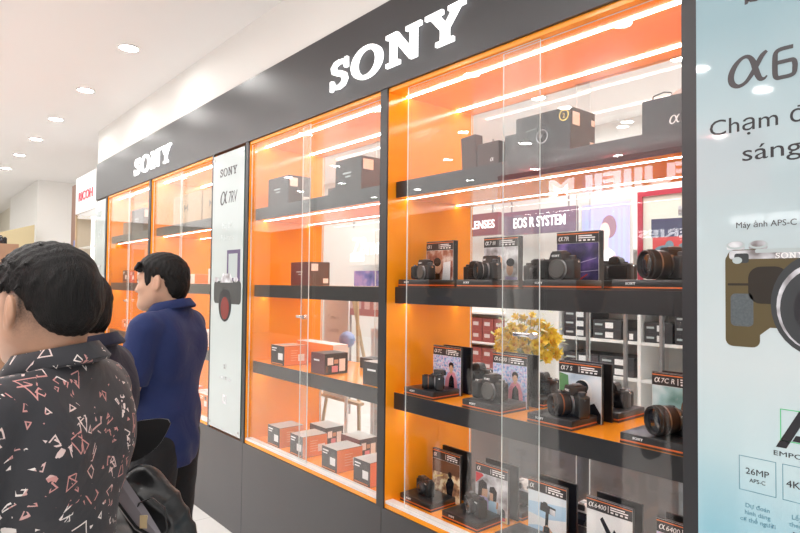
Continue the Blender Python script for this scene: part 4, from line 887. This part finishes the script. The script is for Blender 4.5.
def add_stubble(m, ctr, hy, z0, z1):
    # clipped hair: density grows up the back of the head, in the head's own frame
    nt = m.node_tree; b = nt.nodes['Principled BSDF']; src = b.inputs['Base Color'].links[0].from_socket
    tc = nt.nodes.new('ShaderNodeTexCoord'); mp = nt.nodes.new('ShaderNodeMapping'); mp.vector_type = 'TEXTURE'; mp.inputs['Location'].default_value = ctr; mp.inputs['Rotation'].default_value = (0, 0, hy)
    nt.links.new(tc.outputs['Object'], mp.inputs['Vector']); sp = nt.nodes.new('ShaderNodeSeparateXYZ'); nt.links.new(mp.outputs[0], sp.inputs[0])
    r1 = nt.nodes.new('ShaderNodeMapRange'); r1.inputs[1].default_value = z0; r1.inputs[2].default_value = z1; nt.links.new(sp.outputs['Z'], r1.inputs[0])
    r2 = nt.nodes.new('ShaderNodeMapRange'); r2.inputs[1].default_value = .032; r2.inputs[2].default_value = -.012; nt.links.new(sp.outputs['Y'], r2.inputs[0])
    n = nt.nodes.new('ShaderNodeTexNoise'); n.inputs['Scale'].default_value = 320; n.inputs['Detail'].default_value = 2; nt.links.new(tc.outputs['Object'], n.inputs['Vector'])
    n2 = nt.nodes.new('ShaderNodeTexNoise'); n2.inputs['Scale'].default_value = 40; nt.links.new(tc.outputs['Object'], n2.inputs['Vector'])
    mu = nt.nodes.new('ShaderNodeMath'); mu.operation = 'MULTIPLY'; nt.links.new(r1.outputs[0], mu.inputs[0]); nt.links.new(r2.outputs[0], mu.inputs[1])
    ad = nt.nodes.new('ShaderNodeMath'); ad.operation = 'ADD'; nt.links.new(n.outputs['Fac'], ad.inputs[0]); nt.links.new(n2.outputs['Fac'], ad.inputs[1])
    ax_ = nt.nodes.new('ShaderNodeMath'); ax_.operation = 'ABSOLUTE'; nt.links.new(sp.outputs['X'], ax_.inputs[0])
    r3 = nt.nodes.new('ShaderNodeMapRange'); r3.inputs[1].default_value = .081; r3.inputs[2].default_value = .076; nt.links.new(ax_.outputs[0], r3.inputs[0])
    m3 = nt.nodes.new('ShaderNodeMath'); m3.operation = 'MULTIPLY'; nt.links.new(mu.outputs[0], m3.inputs[0]); nt.links.new(r3.outputs[0], m3.inputs[1])
    mm = nt.nodes.new('ShaderNodeMath'); mm.operation = 'MULTIPLY'; mm.use_clamp = True; nt.links.new(m3.outputs[0], mm.inputs[0]); nt.links.new(ad.outputs[0], mm.inputs[1])
    mx = nt.nodes.new('ShaderNodeMix'); mx.data_type = 'RGBA'; mx.inputs['B'].default_value = (.035, .028, .025, 1)
    nt.links.new(src, mx.inputs['A']); nt.links.new(mm.outputs[0], mx.inputs['Factor']); nt.links.new(mx.outputs['Result'], b.inputs['Base Color'])
def cloth(name, col, rough=.8, fold=.25):
    m = mat(name, col, rough, spec=.25); nt = m.node_tree; b = nt.nodes['Principled BSDF']; tc = nt.nodes.new('ShaderNodeTexCoord')
    b.inputs['Sheen Weight'].default_value = .08
    n = nt.nodes.new('ShaderNodeTexNoise'); n.inputs['Scale'].default_value = 7; n.inputs['Detail'].default_value = 3; n.inputs['Distortion'].default_value = 1.2
    w_ = nt.nodes.new('ShaderNodeTexNoise'); w_.inputs['Scale'].default_value = 700
    b1 = nt.nodes.new('ShaderNodeBump'); b1.inputs['Strength'].default_value = fold; b1.inputs['Distance'].default_value = .03
    b2 = nt.nodes.new('ShaderNodeBump'); b2.inputs['Strength'].default_value = .12; b2.inputs['Distance'].default_value = .002
    for q in (n, w_): nt.links.new(tc.outputs['Object'], q.inputs['Vector'])
    nt.links.new(n.outputs['Fac'], b1.inputs['Height']); nt.links.new(w_.outputs['Fac'], b2.inputs['Height']); nt.links.new(b1.outputs[0], b2.inputs['Normal']); nt.links.new(b2.outputs[0], b.inputs['Normal'])
    return m
def sketch_shirt():
    m = cloth('sketch_print_shirt', (.040, .040, .046), .6, .22); nt = m.node_tree; b = nt.nodes['Principled BSDF']; tc = nt.nodes.new('ShaderNodeTexCoord')
    N = lambda t: nt.nodes.new(t); L = nt.links.new
    total = None; colr = None
    for layer, (scale, r0, rv, wd, off) in enumerate(((20, .10, .15, .024, 0), (28, .08, .15, .030, 7.3), (40, .08, .12, .040, 3.1))):
        mp = N('ShaderNodeMapping'); mp.inputs['Location'].default_value = (off, off*.7, off*1.3); mp.inputs['Scale'].default_value = (1, 1, .9) ; L(tc.outputs['Object'], mp.inputs[0])
        nz = N('ShaderNodeTexNoise'); nz.inputs['Scale'].default_value = 40
        L(mp.outputs[0], nz.inputs['Vector'])
        v = N('ShaderNodeTexVoronoi'); v.inputs['Scale'].default_value = scale; L(mp.outputs[0], v.inputs['Vector'])
        sub = N('ShaderNodeVectorMath'); sub.operation = 'SUBTRACT'; L(mp.outputs[0], sub.inputs[0]); L(v.outputs['Position'], sub.inputs[1])
        sc = N('ShaderNodeVectorMath'); sc.operation = 'SCALE'; sc.inputs['Scale'].default_value = scale; L(sub.outputs[0], sc.inputs[0])
        ro = N('ShaderNodeVectorRotate'); ro.rotation_type = 'EULER_XYZ'; sc2 = N('ShaderNodeVectorMath'); sc2.operation = 'SCALE'; sc2.inputs['Scale'].default_value = 6.3; L(v.outputs['Color'], sc2.inputs[0])
        L(sc.outputs[0], ro.inputs['Vector']); L(sc2.outputs[0], ro.inputs['Rotation'])
        mxv = None
        for nrm in ((.577, .577, .577), (.75, -.5, -.43), (-.577, .577, -.577), (-.40, -.5, .77)):
            d = N('ShaderNodeVectorMath'); d.operation = 'DOT_PRODUCT'; d.inputs[1].default_value = nrm; L(ro.outputs[0], d.inputs[0])
            if mxv is None: mxv = d.outputs['Value']
            else:
                q = N('ShaderNodeMath'); q.operation = 'MAXIMUM'; L(mxv, q.inputs[0]); L(d.outputs['Value'], q.inputs[1]); mxv = q.outputs[0]
        sep = N('ShaderNodeSeparateColor'); L(v.outputs['Color'], sep.inputs[0])
        rr = N('ShaderNodeMath'); rr.operation = 'MULTIPLY_ADD'; rr.inputs[1].default_value = rv; rr.inputs[2].default_value = r0; L(sep.outputs[1], rr.inputs[0])
        df = N('ShaderNodeMath'); df.operation = 'SUBTRACT'; L(mxv, df.inputs[0]); L(rr.outputs[0], df.inputs[1])
        ab = N('ShaderNodeMath'); ab.operation = 'ABSOLUTE'; L(df.outputs[0], ab.inputs[0])
        lt = N('ShaderNodeMath'); lt.operation = 'LESS_THAN'; lt.inputs[1].default_value = wd; L(ab.outputs[0], lt.inputs[0])
        mk = N('ShaderNodeMath'); mk.operation = 'GREATER_THAN'; mk.inputs[1].default_value = .34; L(sep.outputs[2], mk.inputs[0])
        br = N('ShaderNodeMath'); br.operation = 'GREATER_THAN'; br.inputs[1].default_value = .45; L(nz.outputs['Fac'], br.inputs[0])
        m1 = N('ShaderNodeMath'); m1.operation = 'MULTIPLY'; L(lt.outputs[0], m1.inputs[0]); L(mk.outputs[0], m1.inputs[1])
        m2 = N('ShaderNodeMath'); m2.operation = 'MULTIPLY'; L(m1.outputs[0], m2.inputs[0]); L(br.outputs[0], m2.inputs[1])
        if total is None: total = m2.outputs[0]; colr = sep.outputs[0]
        else:
            q = N('ShaderNodeMath'); q.operation = 'MAXIMUM'; L(total, q.inputs[0]); L(m2.outputs[0], q.inputs[1]); total = q.outputs[0]
    cr = N('ShaderNodeValToRGB'); e = cr.color_ramp.elements; e[0].position, e[0].color = .35, (.62, .30, .28, 1); e[1].position, e[1].color = .75, (.85, .78, .74, 1); L(colr, cr.inputs[0])
    mx = N('ShaderNodeMix'); mx.data_type = 'RGBA'; mx.inputs['A'].default_value = (.040, .040, .046, 1); L(cr.outputs[0], mx.inputs['B']); L(total, mx.inputs['Factor']); L(mx.outputs['Result'], b.inputs['Base Color'])
    return m
HAIR = mat('black_hair', (.008, .007, .007), .5, spec=.22)
def hairbump(m):
    nt = m.node_tree; b = nt.nodes['Principled BSDF']; tc = nt.nodes.new('ShaderNodeTexCoord'); mp = nt.nodes.new('ShaderNodeMapping'); mp.inputs['Scale'].default_value = (420, 420, 40); n = nt.nodes.new('ShaderNodeTexNoise'); n.inputs['Scale'].default_value = 1; n.inputs['Detail'].default_value = 2
    bp = nt.nodes.new('ShaderNodeBump'); bp.inputs['Strength'].default_value = .8; bp.inputs['Distance'].default_value = .004
    nt.links.new(tc.outputs['Object'], mp.inputs[0]); nt.links.new(mp.outputs[0], n.inputs['Vector']); nt.links.new(n.outputs['Fac'], bp.inputs['Height']); nt.links.new(bp.outputs[0], b.inputs['Normal'])
hairbump(HAIR)
EYEW = mat('eye_white', (.75, .72, .70), .2); IRIS = mat('eye_dark', (.02, .012, .01), .15); LIP = mat('lip', (.45, .20, .17), .45); SHOE = mat('shoe_black', (.02, .02, .02), .4); SOLE = mat('shoe_sole', (.5, .5, .5), .6)
def hand(s, wr, d, up, side):
    # palm, four unequal bent fingers and a thumb; d = pointing direction, up = back-of-hand normal, side = thumb side
    d, up, side = [np.array(v, float)/np.linalg.norm(v) for v in (d, up, side)]; wr = np.array(wr, float)
    s.cap(wr, wr+d*.03, .025, .028, .015)
    for j, (o, L) in enumerate(((.030, .070), (.010, .078), (-.010, .072), (-.029, .056))):
        k0 = wr+d*.078+side*o; s.cap(wr+d*.02+side*o*.6, k0, .016, .0125, .012)
        a = k0; dirs = (d*.85-up*.5, d*.35-up*.92, -d*.25-up*.95)
        for q, dd in enumerate(dirs):
            dd = dd/np.linalg.norm(dd); b_ = a+dd*L*(.44, .32, .24)[q]; s.cap(a, b_, .0095-.0008*q, .0088-.0008*q, .004); a = b_
    t0 = wr+d*.018+side*.024; t1 = t0+d*.032+side*.030-up*.012; t2 = t1+d*.032+side*.004-up*.018; s.cap(t0, t1, .0135, .0115, .01); s.cap(t1, t2, .0112, .009, .004)
def person(label, loc, face, head_turn, shirt, trousers, skin, hair, arms, sleeve=.75, nod=0, lean=0, polo=True, hh=.005, wide=1.0, fade=False, hem=.86, hy=.045, scale=1.0):
    rz = math.atan2(face[1], face[0])-PI/2
    root = thing('person', label, 'person', loc, rz); root.scale = (scale,)*3
    HC = np.array([0, hy, 1.568]); HR = rotz(head_turn)
    def hp(p): return HC+HR @ np.array(p, float)
    s = SDF(); W = wide
    # head
    s.ell(hp((0, -.018, .032)), (.076, .096, .084), .03, rot=HR); s.ell(hp((0, .028, -.030)), (.060, .066, .084), .03, rot=HR)
    s.ell(hp((0, .0, -.02)), (.070, .075, .07), .03, rot=HR)
    for sx in (-1, 1): s.cap(hp((sx*.052, .0, -.052)), hp((sx*.018, .070, -.096)), .022, .021, .03)
    s.ell(hp((0, .076, -.098)), (.022, .018, .018), .02, rot=HR)
    s.cap(hp((-.036, .074, .020)), hp((.036, .074, .020)), .014, k=.02)
    for sx in (-1, 1):
        s.ell(hp((sx*.031, .098, .003)), (.018, .013, .012), .012, sub=True, rot=HR); s.ell(hp((sx*.042, .062, -.028)), (.020, .022, .018), .02, rot=HR)
    s.cap(hp((0, .085, .006)), hp((0, .102, -.033)), .007, .0095, .010); 
    for sx in (-1, 1): s.ell(hp((sx*.012, .098, -.037)), (.009, .011, .008), .006, rot=HR)
    s.ell(hp((0, .086, -.060)), (.024, .012, .007), .006, rot=HR); s.ell(hp((0, .085, -.072)), (.021, .012, .008), .006, rot=HR); s.ell(hp((0, .100, -.0665)), (.022, .008, .0016), .004, sub=True, rot=HR)
    for sx in (-1, 1):
        er = HR @ rotz(sx*.35)
        s.ell(hp((sx*.083, -.014, -.002)), (.009, .0185, .031), .004, rot=er); s.ell(hp((sx*.075, -.004, -.024)), (.010, .013, .016), .008, rot=er); s.ell(hp((sx*.0935, -.009, .006)), (.007, .012, .018), .004, sub=True, rot=er); s.ell(hp((sx*.0925, -.010, -.018)), (.006, .006, .010), .004, sub=True, rot=er)
    s.cap(hp((0, -.030, -.055)), (0, -.012, 1.435), .053, .056, .03); s.cap((0, -.01, 1.44), (0, -.01, 1.38), .055, .062, .02)
    # torso and legs under the clothes
    s.ell((0, 0, 1.24), (.155*W, .095, .20), .04); s.ell((0, 0, 1.02), (.145*W, .095, .16), .04); s.ell((0, 0, .90), (.150, .10, .11), .04)
    for sx in (-1, 1):
        s.cap((sx*.03, -.01, 1.395), (sx*.165*W, -.005, 1.370), .035, .045, .02)
        s.chain([(sx*.09, 0, .90), (sx*.098, .01, .49), (sx*.10, -.015, .11), (sx*.10, .0, .055)], [.085, .052, .036, .036]); s.cap((sx*.10, -.02, .045), (sx*.11, .12, .035), .034, .026, .03)
        sh, el, wr, hd, hu, hs = arms['l' if sx < 0 else 'r']
        s.chain([sh, el], [.048, .038]); s.chain([el, wr], [.038, .026]); hand(s, wr, hd, hu, hs)
    body = net('body', s.mesh(hh), skin, root)
    # eyes, brows, lips
    for sx in (-1, 1):
        e = MB(); e.lathe([(.001, -.0115), (.007, -.009), (.0115, 0), (.0095, .0065), (.0055, .0100)], (0, 0, 0), (0, 1, 0), EYEW, 14, cap1=False); e.lathe([(.0055, .0100), (.001, .0117)], (0, 0, 0), (0, 1, 0), IRIS, 14, cap0=False)
        o = e.build('eye', root, .9, tuple(hp((sx*.031, .0785, .003)))); o.rotation_euler.z = head_turn
        b = MB(); b.tube([hp((sx*(.016+.011*q), (.0915-.0045*q*q*.6), .0215+.0035*math.sin(q*1.0))) for q in range(4)], [.0035, .0045, .004, .002], HAIR, 6, .8); b.build('eyebrow', root)
        b = MB(); b.tube([hp((sx*(.018+.009*q), (.0885, .0912, .0895, .083)[q], (.005, .0085, .0085, .005)[q])) for q in range(4)], [.0012, .002, .002, .0012], HAIR, 6); b.build('eyelash', root)
    # hair
    hs_ = SDF()
    hair(hs_, hp, HR)
    hv = hs_.mesh(.004, clip=lambda x, y, z: -hair_clip(hair.kind, (np.stack([x, y, z], -1)-HC) @ HR), noise=lambda x, y, z: .0018*np.sin(x*230+3*np.sin(z*60))*np.sin(y*210+2*np.sin(x*70)))
    net('hair', hv, HAIR, root)
    # shirt
    c = SDF(); bl = .0
    c.ell((0, -.002, 1.27), (.172*W, .118, .185), .05); c.ell((0, .012, 1.10), (.165*W, .122, .20), .06); c.ell((0, .006, .93), (.174*W, .130, .27), .06)
    c.cap((0, -.012, 1.42), (0, -.01, 1.37), .070, .10, .03)
    for sx in (-1, 1):
        sh, el, wr = [np.array(v, float) for v in arms['l' if sx < 0 else 'r'][:3]]
        c.cap((sx*.045, -.012, 1.420), (sx*.16*W, -.006, 1.385), .060, .064, .05); c.ell((sx*.10, -.05, 1.30), (.075, .07, .12), .05)
        if sleeve <= 1: c.cap(sh, sh+(el-sh)*sleeve, .066, .064, .016, flat=True)
        else: c.cap(sh, el, .068, .058, .035); c.cap(el, el+(wr-el)*(sleeve-1), .058, .05, .03, flat=True)
    def fold(x, y, z): return .0045*np.sin(z*42+9*x+2.5*np.sin(y*16+x*11))*np.clip((1.34-z)*3, 0, 1)+.003*np.sin(x*60+z*30)*np.clip((1.15-z)*4, 0, 1)
    sv = c.mesh(.007, clip=lambda x, y, z: np.maximum((hem+.02*np.sin(y*6+1))-z, z-1.450-.5*np.clip(-y-.02, 0, .04)-.25*np.clip(-y, -.08, 0)), noise=fold)
    so = net('shirt', sv, shirt, root)
    # collar
    rings = []
    n = 30
    for (rx, ry, dz, dr) in ((.070, .077, -.014, 0), (.066, .073, .020, 0), (.072, .079, .028, 0), (.092, .102, -.004, 0), (.088, .098, -.010, 0)):
        r = []
        for i in range(n):
            a = -PI/2+.28+(2*PI-.56)*i/(n-1)+PI if True else 0
            x = rx*math.sin(a)*-1; y = -.012+ry*math.cos(a)*-1
            tilt = -.32*(y+.012)
            r.append((x, y, 1.447+dz+tilt))
        rings.append(r)
    # open at the throat: re-order so that the gap faces +y
    rr = []
    for r in rings:
        q = []
        for i in range(n):
            th = .22+(2*PI-.44)*i/(n-1)
            rx = abs(max(p[0] for p in r)); ry = max(p[1] for p in r)+.012
            x = rx*math.sin(th); y = ry*math.cos(th); z0_ = 1.458+(r[0][2]-1.447+.32*(r[0][1]+.012))
            q.append((x, y-.012, z0_-.20*y))
        rr.append(q)
    b = MB(); b.ring_surf(rr, shirt, closed=False)
    co = b.build('collar', root, 1.2, fixn=True)
    sm = co.modifiers.new('solid', 'SOLIDIFY'); sm.thickness = .003; sm.offset = 0
    # trousers, shoes
    t = SDF(); t.ell((0, .0, .93), (.150*W, .100, .13), .04)
    for sx in (-1, 1): t.chain([(sx*.088, 0, .90), (sx*.098, .012, .48), (sx*.10, -.01, .10)], [.100, .075, .064], .03)
    tv = t.mesh(.009, clip=lambda x, y, z: np.maximum(.055-z, z-1.0), noise=lambda x, y, z: .004*np.sin(z*55+x*20)*np.clip((.6-z)*3, .25, 1))
    net('trousers', tv, trousers, root)
    for sx in (-1, 1):
        f = SDF(); f.ell((sx*.10, -.03, .055), (.042, .055, .045), .02); f.ell((sx*.108, .08, .042), (.047, .095, .034), .03)
        so_ = net('shoe', f.mesh(.006, clip=lambda x, y, z: .012-z), SHOE, root)
        b = MB(); b.ring_surf([[(sx*.104+(.048+.004*k)*math.cos(2*PI*i/24)*(1.0+.06*math.sin(2*PI*i/24)), .035+.135*math.sin(2*PI*i/24), .0005+.014*k) for i in range(24)] for k in (0, 1)], SOLE); b.build('sole', so_)
    return root
def hair(s, hp, HR):
    rnd = random.Random(hair.seed); k = hair.kind
    def tuft(p, q, r0=.007, r1=.002, kk=.004): s.cap(hp(p), hp(q), r0, r1, kk)
    if k == 'tousled':
        s.ell(hp((0, -.019, .033)), (.0785, .100, .088), .02, rot=HR); s.ell(hp((0, -.004, .062)), (.079, .101, .072), .02, rot=HR)
        s.ell(hp((0, -.072, .012)), (.066, .046, .070), .02, rot=HR)
        for i in range(520):
            a = rnd.uniform(0, 2*PI); e = math.asin(rnd.uniform(.0, .99)); d = np.array([math.cos(a)*math.cos(e), math.sin(a)*math.cos(e), math.sin(e)])
            p = np.array([.079, .101, .082])*d+np.array([0, -.012, .045])
            t = np.array([.35*d[0], .25, -.15])*(abs(d[2])+.1)+np.array([.2*rnd.uniform(-1, 1), .2*rnd.uniform(-1, 1), -.75*(1-d[2])])
            t /= np.linalg.norm(t)+1e-6; L = rnd.uniform(.014, .030)
            tuft(p-d*.006, p+d*rnd.uniform(.002, .006+.014*max(d[2], 0)**2)+t*L, .0062, .0016, .003)
        for i in range(40):
            x = -.078+.156*i/39; p = np.array([x, .060+.024*(1-(x/.08)**2), .080]); tuft(p, p+np.array([rnd.uniform(-.012, .012), .026+rnd.uniform(0, .014), -.010+rnd.uniform(-.016, .012)]), .010, .003)
    else:
        s.ell(hp((0, -.019, .034)), (.0785, .099, .0875), .02, rot=HR); s.ell(hp((0, .004, .056)), (.0775, .092, .070), .02, rot=HR)
        s.ell(hp((0, -.058, -.014)), (.068, .056, .072), .02, rot=HR)
        for sx in (-1, 1): s.ell(hp((sx*.068, .026, .02)), (.009, .020, .045), .012, rot=HR)
        for i in range(44):
            x = -.07+.14*i/43; p = np.array([x, .066+.018*(1-(x/.075)**2), .074]); tuft(p, p+np.array([rnd.uniform(-.010, .010)-.012, .012+rnd.uniform(0, .009), -.020+rnd.uniform(-.014, .006)]), .0075, .002)
        for i in range(300):
            a = rnd.uniform(0, 2*PI); e = math.asin(rnd.uniform(-.25, .99)); d = np.array([math.cos(a)*math.cos(e), math.sin(a)*math.cos(e), math.sin(e)]); p = np.array([.0775, .097, .084])*d+np.array([0, -.019, .036])
            tuft(p-d*.004, p+d*rnd.uniform(.001, .005)+np.array([rnd.uniform(-.3, .3), rnd.uniform(-.3, .3)-.2*d[1], -.7])*rnd.uniform(.010, .022), .006, .0018)
def hair_clip(kind, Q):
    x, y, z = Q[..., 0], Q[..., 1], Q[..., 2]
    jag = .006*np.sin(x*310+y*170)+.004*np.sin(y*420-x*90)
    # hairline: forehead in front, above the ears at the sides, down the nape behind
    if kind == 'tousled': low = np.where(y > .055, .052, np.where(y > -.022, .036, np.maximum(-.080, .036+(y+.022)*1.75)))
    else: low = np.where(y > .045, .046, np.where(y > .012, -.012, np.where(y > -.030, .022, np.maximum(-.076, .022+(y+.030)*2.8))))
    return z-low+jag
def arm(sx, sh=(.185, -.005, 1.375), el=(.235, .02, 1.09), wr=(.22, .16, .90), d=(0, .3, -1), up=None, side=(0, 1, 0)):
    f = lambda p: (sx*p[0], p[1], p[2]); return (f(sh), f(el), f(wr), f(d), f(up or (1, 0, 0)), f(side))
# man in the patterned shirt (nearest)
F2 = Vector((F.x, F.y)).normalized()
def left_of_view(deg): a = math.atan2(F2.y, F2.x)+math.radians(deg); return (math.cos(a), math.sin(a))
SK1 = skinmat('skin_warm', (.52, .29, .19)); SK2 = skinmat('skin_tan', (.50, .28, .18)); SK3 = skinmat('skin_light', (.54, .32, .22))
hair.seed = 3; hair.kind = 'tousled'
fwd = dict(d=(-.2, 1, -.1), up=(0, 0, 1), side=(-1, 0, 0))
fc = left_of_view(86); HT1 = math.radians(-20)
add_stubble(SK1, (0, .012, 1.568), HT1, -.075, .030)
person('person in a charcoal shirt printed with pink and white sketches, nearest us at the left', (-1.372-fc[0]*.012, -1.474-fc[1]*.012, 0), fc, HT1, sketch_shirt(), cloth('dark_trousers', (.02, .022, .03)), SK1, hair,
       dict(l=arm(-1, el=(.22, .05, 1.10), wr=(.10, .25, 1.10), **fwd), r=arm(1, sh=(.172, -.005, 1.372), el=(.200, .03, 1.10), wr=(.15, .25, 1.12), **fwd)), sleeve=.86, wide=.98, hem=.80, hy=.012, scale=.986)
hair.seed = 5; hair.kind = 'short'
fc = left_of_view(92)
person('person in a dark navy polo shirt, mostly hidden between the other two people', (-1.957-fc[0]*.045, -1.313-fc[1]*.045, -.0), fc, math.radians(4), cloth('dark_navy_polo', (.018, .018, .036)), cloth('denim', (.03, .05, .11)), SK2, hair,
       dict(l=arm(-1, el=(.22, .03, 1.10), wr=(.10, .24, 1.12), **fwd), r=arm(1, el=(.22, .03, 1.10), wr=(.10, .24, 1.06), **fwd)), scale=.968)
hair.seed = 9
fc = left_of_view(82)
person('person in a royal blue polo shirt and black trousers, looking left beside the plinth', (-2.665-fc[0]*.035, -.815-fc[1]*.035, 0), fc, math.radians(8), cloth('royal_blue_polo', (.016, .028, .105)), cloth('black_trousers', (.012, .012, .014)), SK3, hair,
       dict(l=arm(-1, el=(.215, .05, 1.10), wr=(.08, .26, 1.14), **fwd), r=arm(1, el=(.215, .05, 1.10), wr=(.08, .25, 1.08), **fwd)), hem=.80, wide=1.0, hy=.035, scale=1.02)
# ---------------------------------------------------------------- leather bag hung on the nearest man's arm
LEA = mat('black_leather', (.014, .014, .015), .28, bump=.35, bscale=30); LIN = mat('grey_lining', (.22, .20, .22), .7)
bag = thing('shoulder_bag', 'crumpled black leather bag with open top and grey lining, beside the patterned shirt', 'bag', (-1.555, -1.205, 0.81))
A_ = math.atan2(Rv.y, Rv.x)
bag.rotation_euler.z = A_
g = SDF(); g.ell((.02, 0, .10), (.105, .05, .17), .05); g.ell((-.02, .0, .22), (.075, .045, .11), .05); g.ell((.03, -.015, .05), (.10, .06, .12), .05)
net('bag_body', g.mesh(.005, noise=lambda x, y, z: .009*np.abs(np.sin(x*34+z*26+1.5*np.sin(z*22)))*np.clip(-y*40, 0, 1)+.005*np.abs(np.sin(z*48-x*30+2*np.sin(x*25)))-.005), LEA, bag)
b = MB(); pts = [(-.09, -.03, .345), (-.045, -.045, .285), (.005, -.055, .225), (.05, -.058, .185)]
rg = []
for i, p in enumerate(pts): wd = (.012, .018, .018, .006)[i]; rg.append([(p[0]+wd*.8, p[1]-.004, p[2]+wd), (p[0]+wd*.5, p[1]-.012, p[2]+wd*.2), (p[0]-wd*.8, p[1]-.008, p[2]-wd), (p[0]-wd*.3, p[1]+.01, p[2])])
b.ring_surf(rg, LIN); b.build('lining_flap', bag)
MB().tube([(-.10, -.035, .33), (-.06, -.05, .265), (-.005, -.062, .205), (.05, -.066, .175), (.09, -.066, .10), (.11, -.05, .0)], .006, LEA).build('zip_edge', bag)
def ribbon(pts, wd, th, m):
    P_, W_ = [], []
    for i in range(len(pts)-1):
        q = [pts[max(i-1, 0)]+(wd[max(i-1, 0)],), pts[i]+(wd[i],), pts[i+1]+(wd[i+1],), pts[min(i+2, len(pts)-1)]+(wd[min(i+2, len(pts)-1)],)]
        for k in range(6):
            t = k/6; v = [.5*(2*b_+(c_-a_)*t+(2*a_-5*b_+4*c_-d_)*t*t+(3*b_-a_-3*c_+d_)*t**3) for a_, b_, c_, d_ in zip(*q)]; P_.append(tuple(v[:3])); W_.append(v[3])
    pts, wd = P_+[pts[-1]], W_+[wd[-1]]
    b = MB(); pts = [Vector(p) for p in pts]; rr = []
    for i, p in enumerate(pts):
        d = (pts[min(i+1, len(pts)-1)]-pts[max(i-1, 0)]).normalized(); n = Vector((0, -1, 0)); v = d.cross(n).normalized()*wd[i]; rr.append([p+v+n*th, p-v+n*th, p-v-n*th, p+v-n*th])
    return b.ring_surf(rr, m)
ribbon([(-.11, .0, .375), (-.06, .0, .385), (-.01, .0, .408), (.025, .0, .430), (.045, .0, .442)], [.040, .046, .040, .022, .006], .003, LEA).build('strap', bag)
MB().tube([(-.02, -.055, .215), (.0, -.06, .262), (.03, -.062, .275), (.06, -.058, .25), (.068, -.058, .19)], .0035, LEA, 8, .6).build('handle_loop', bag)
MB().box(.005, .022, -.068, -.064, .205, .235, mat('tan_tag', (.6, .45, .25), .6)).build('tag', bag)
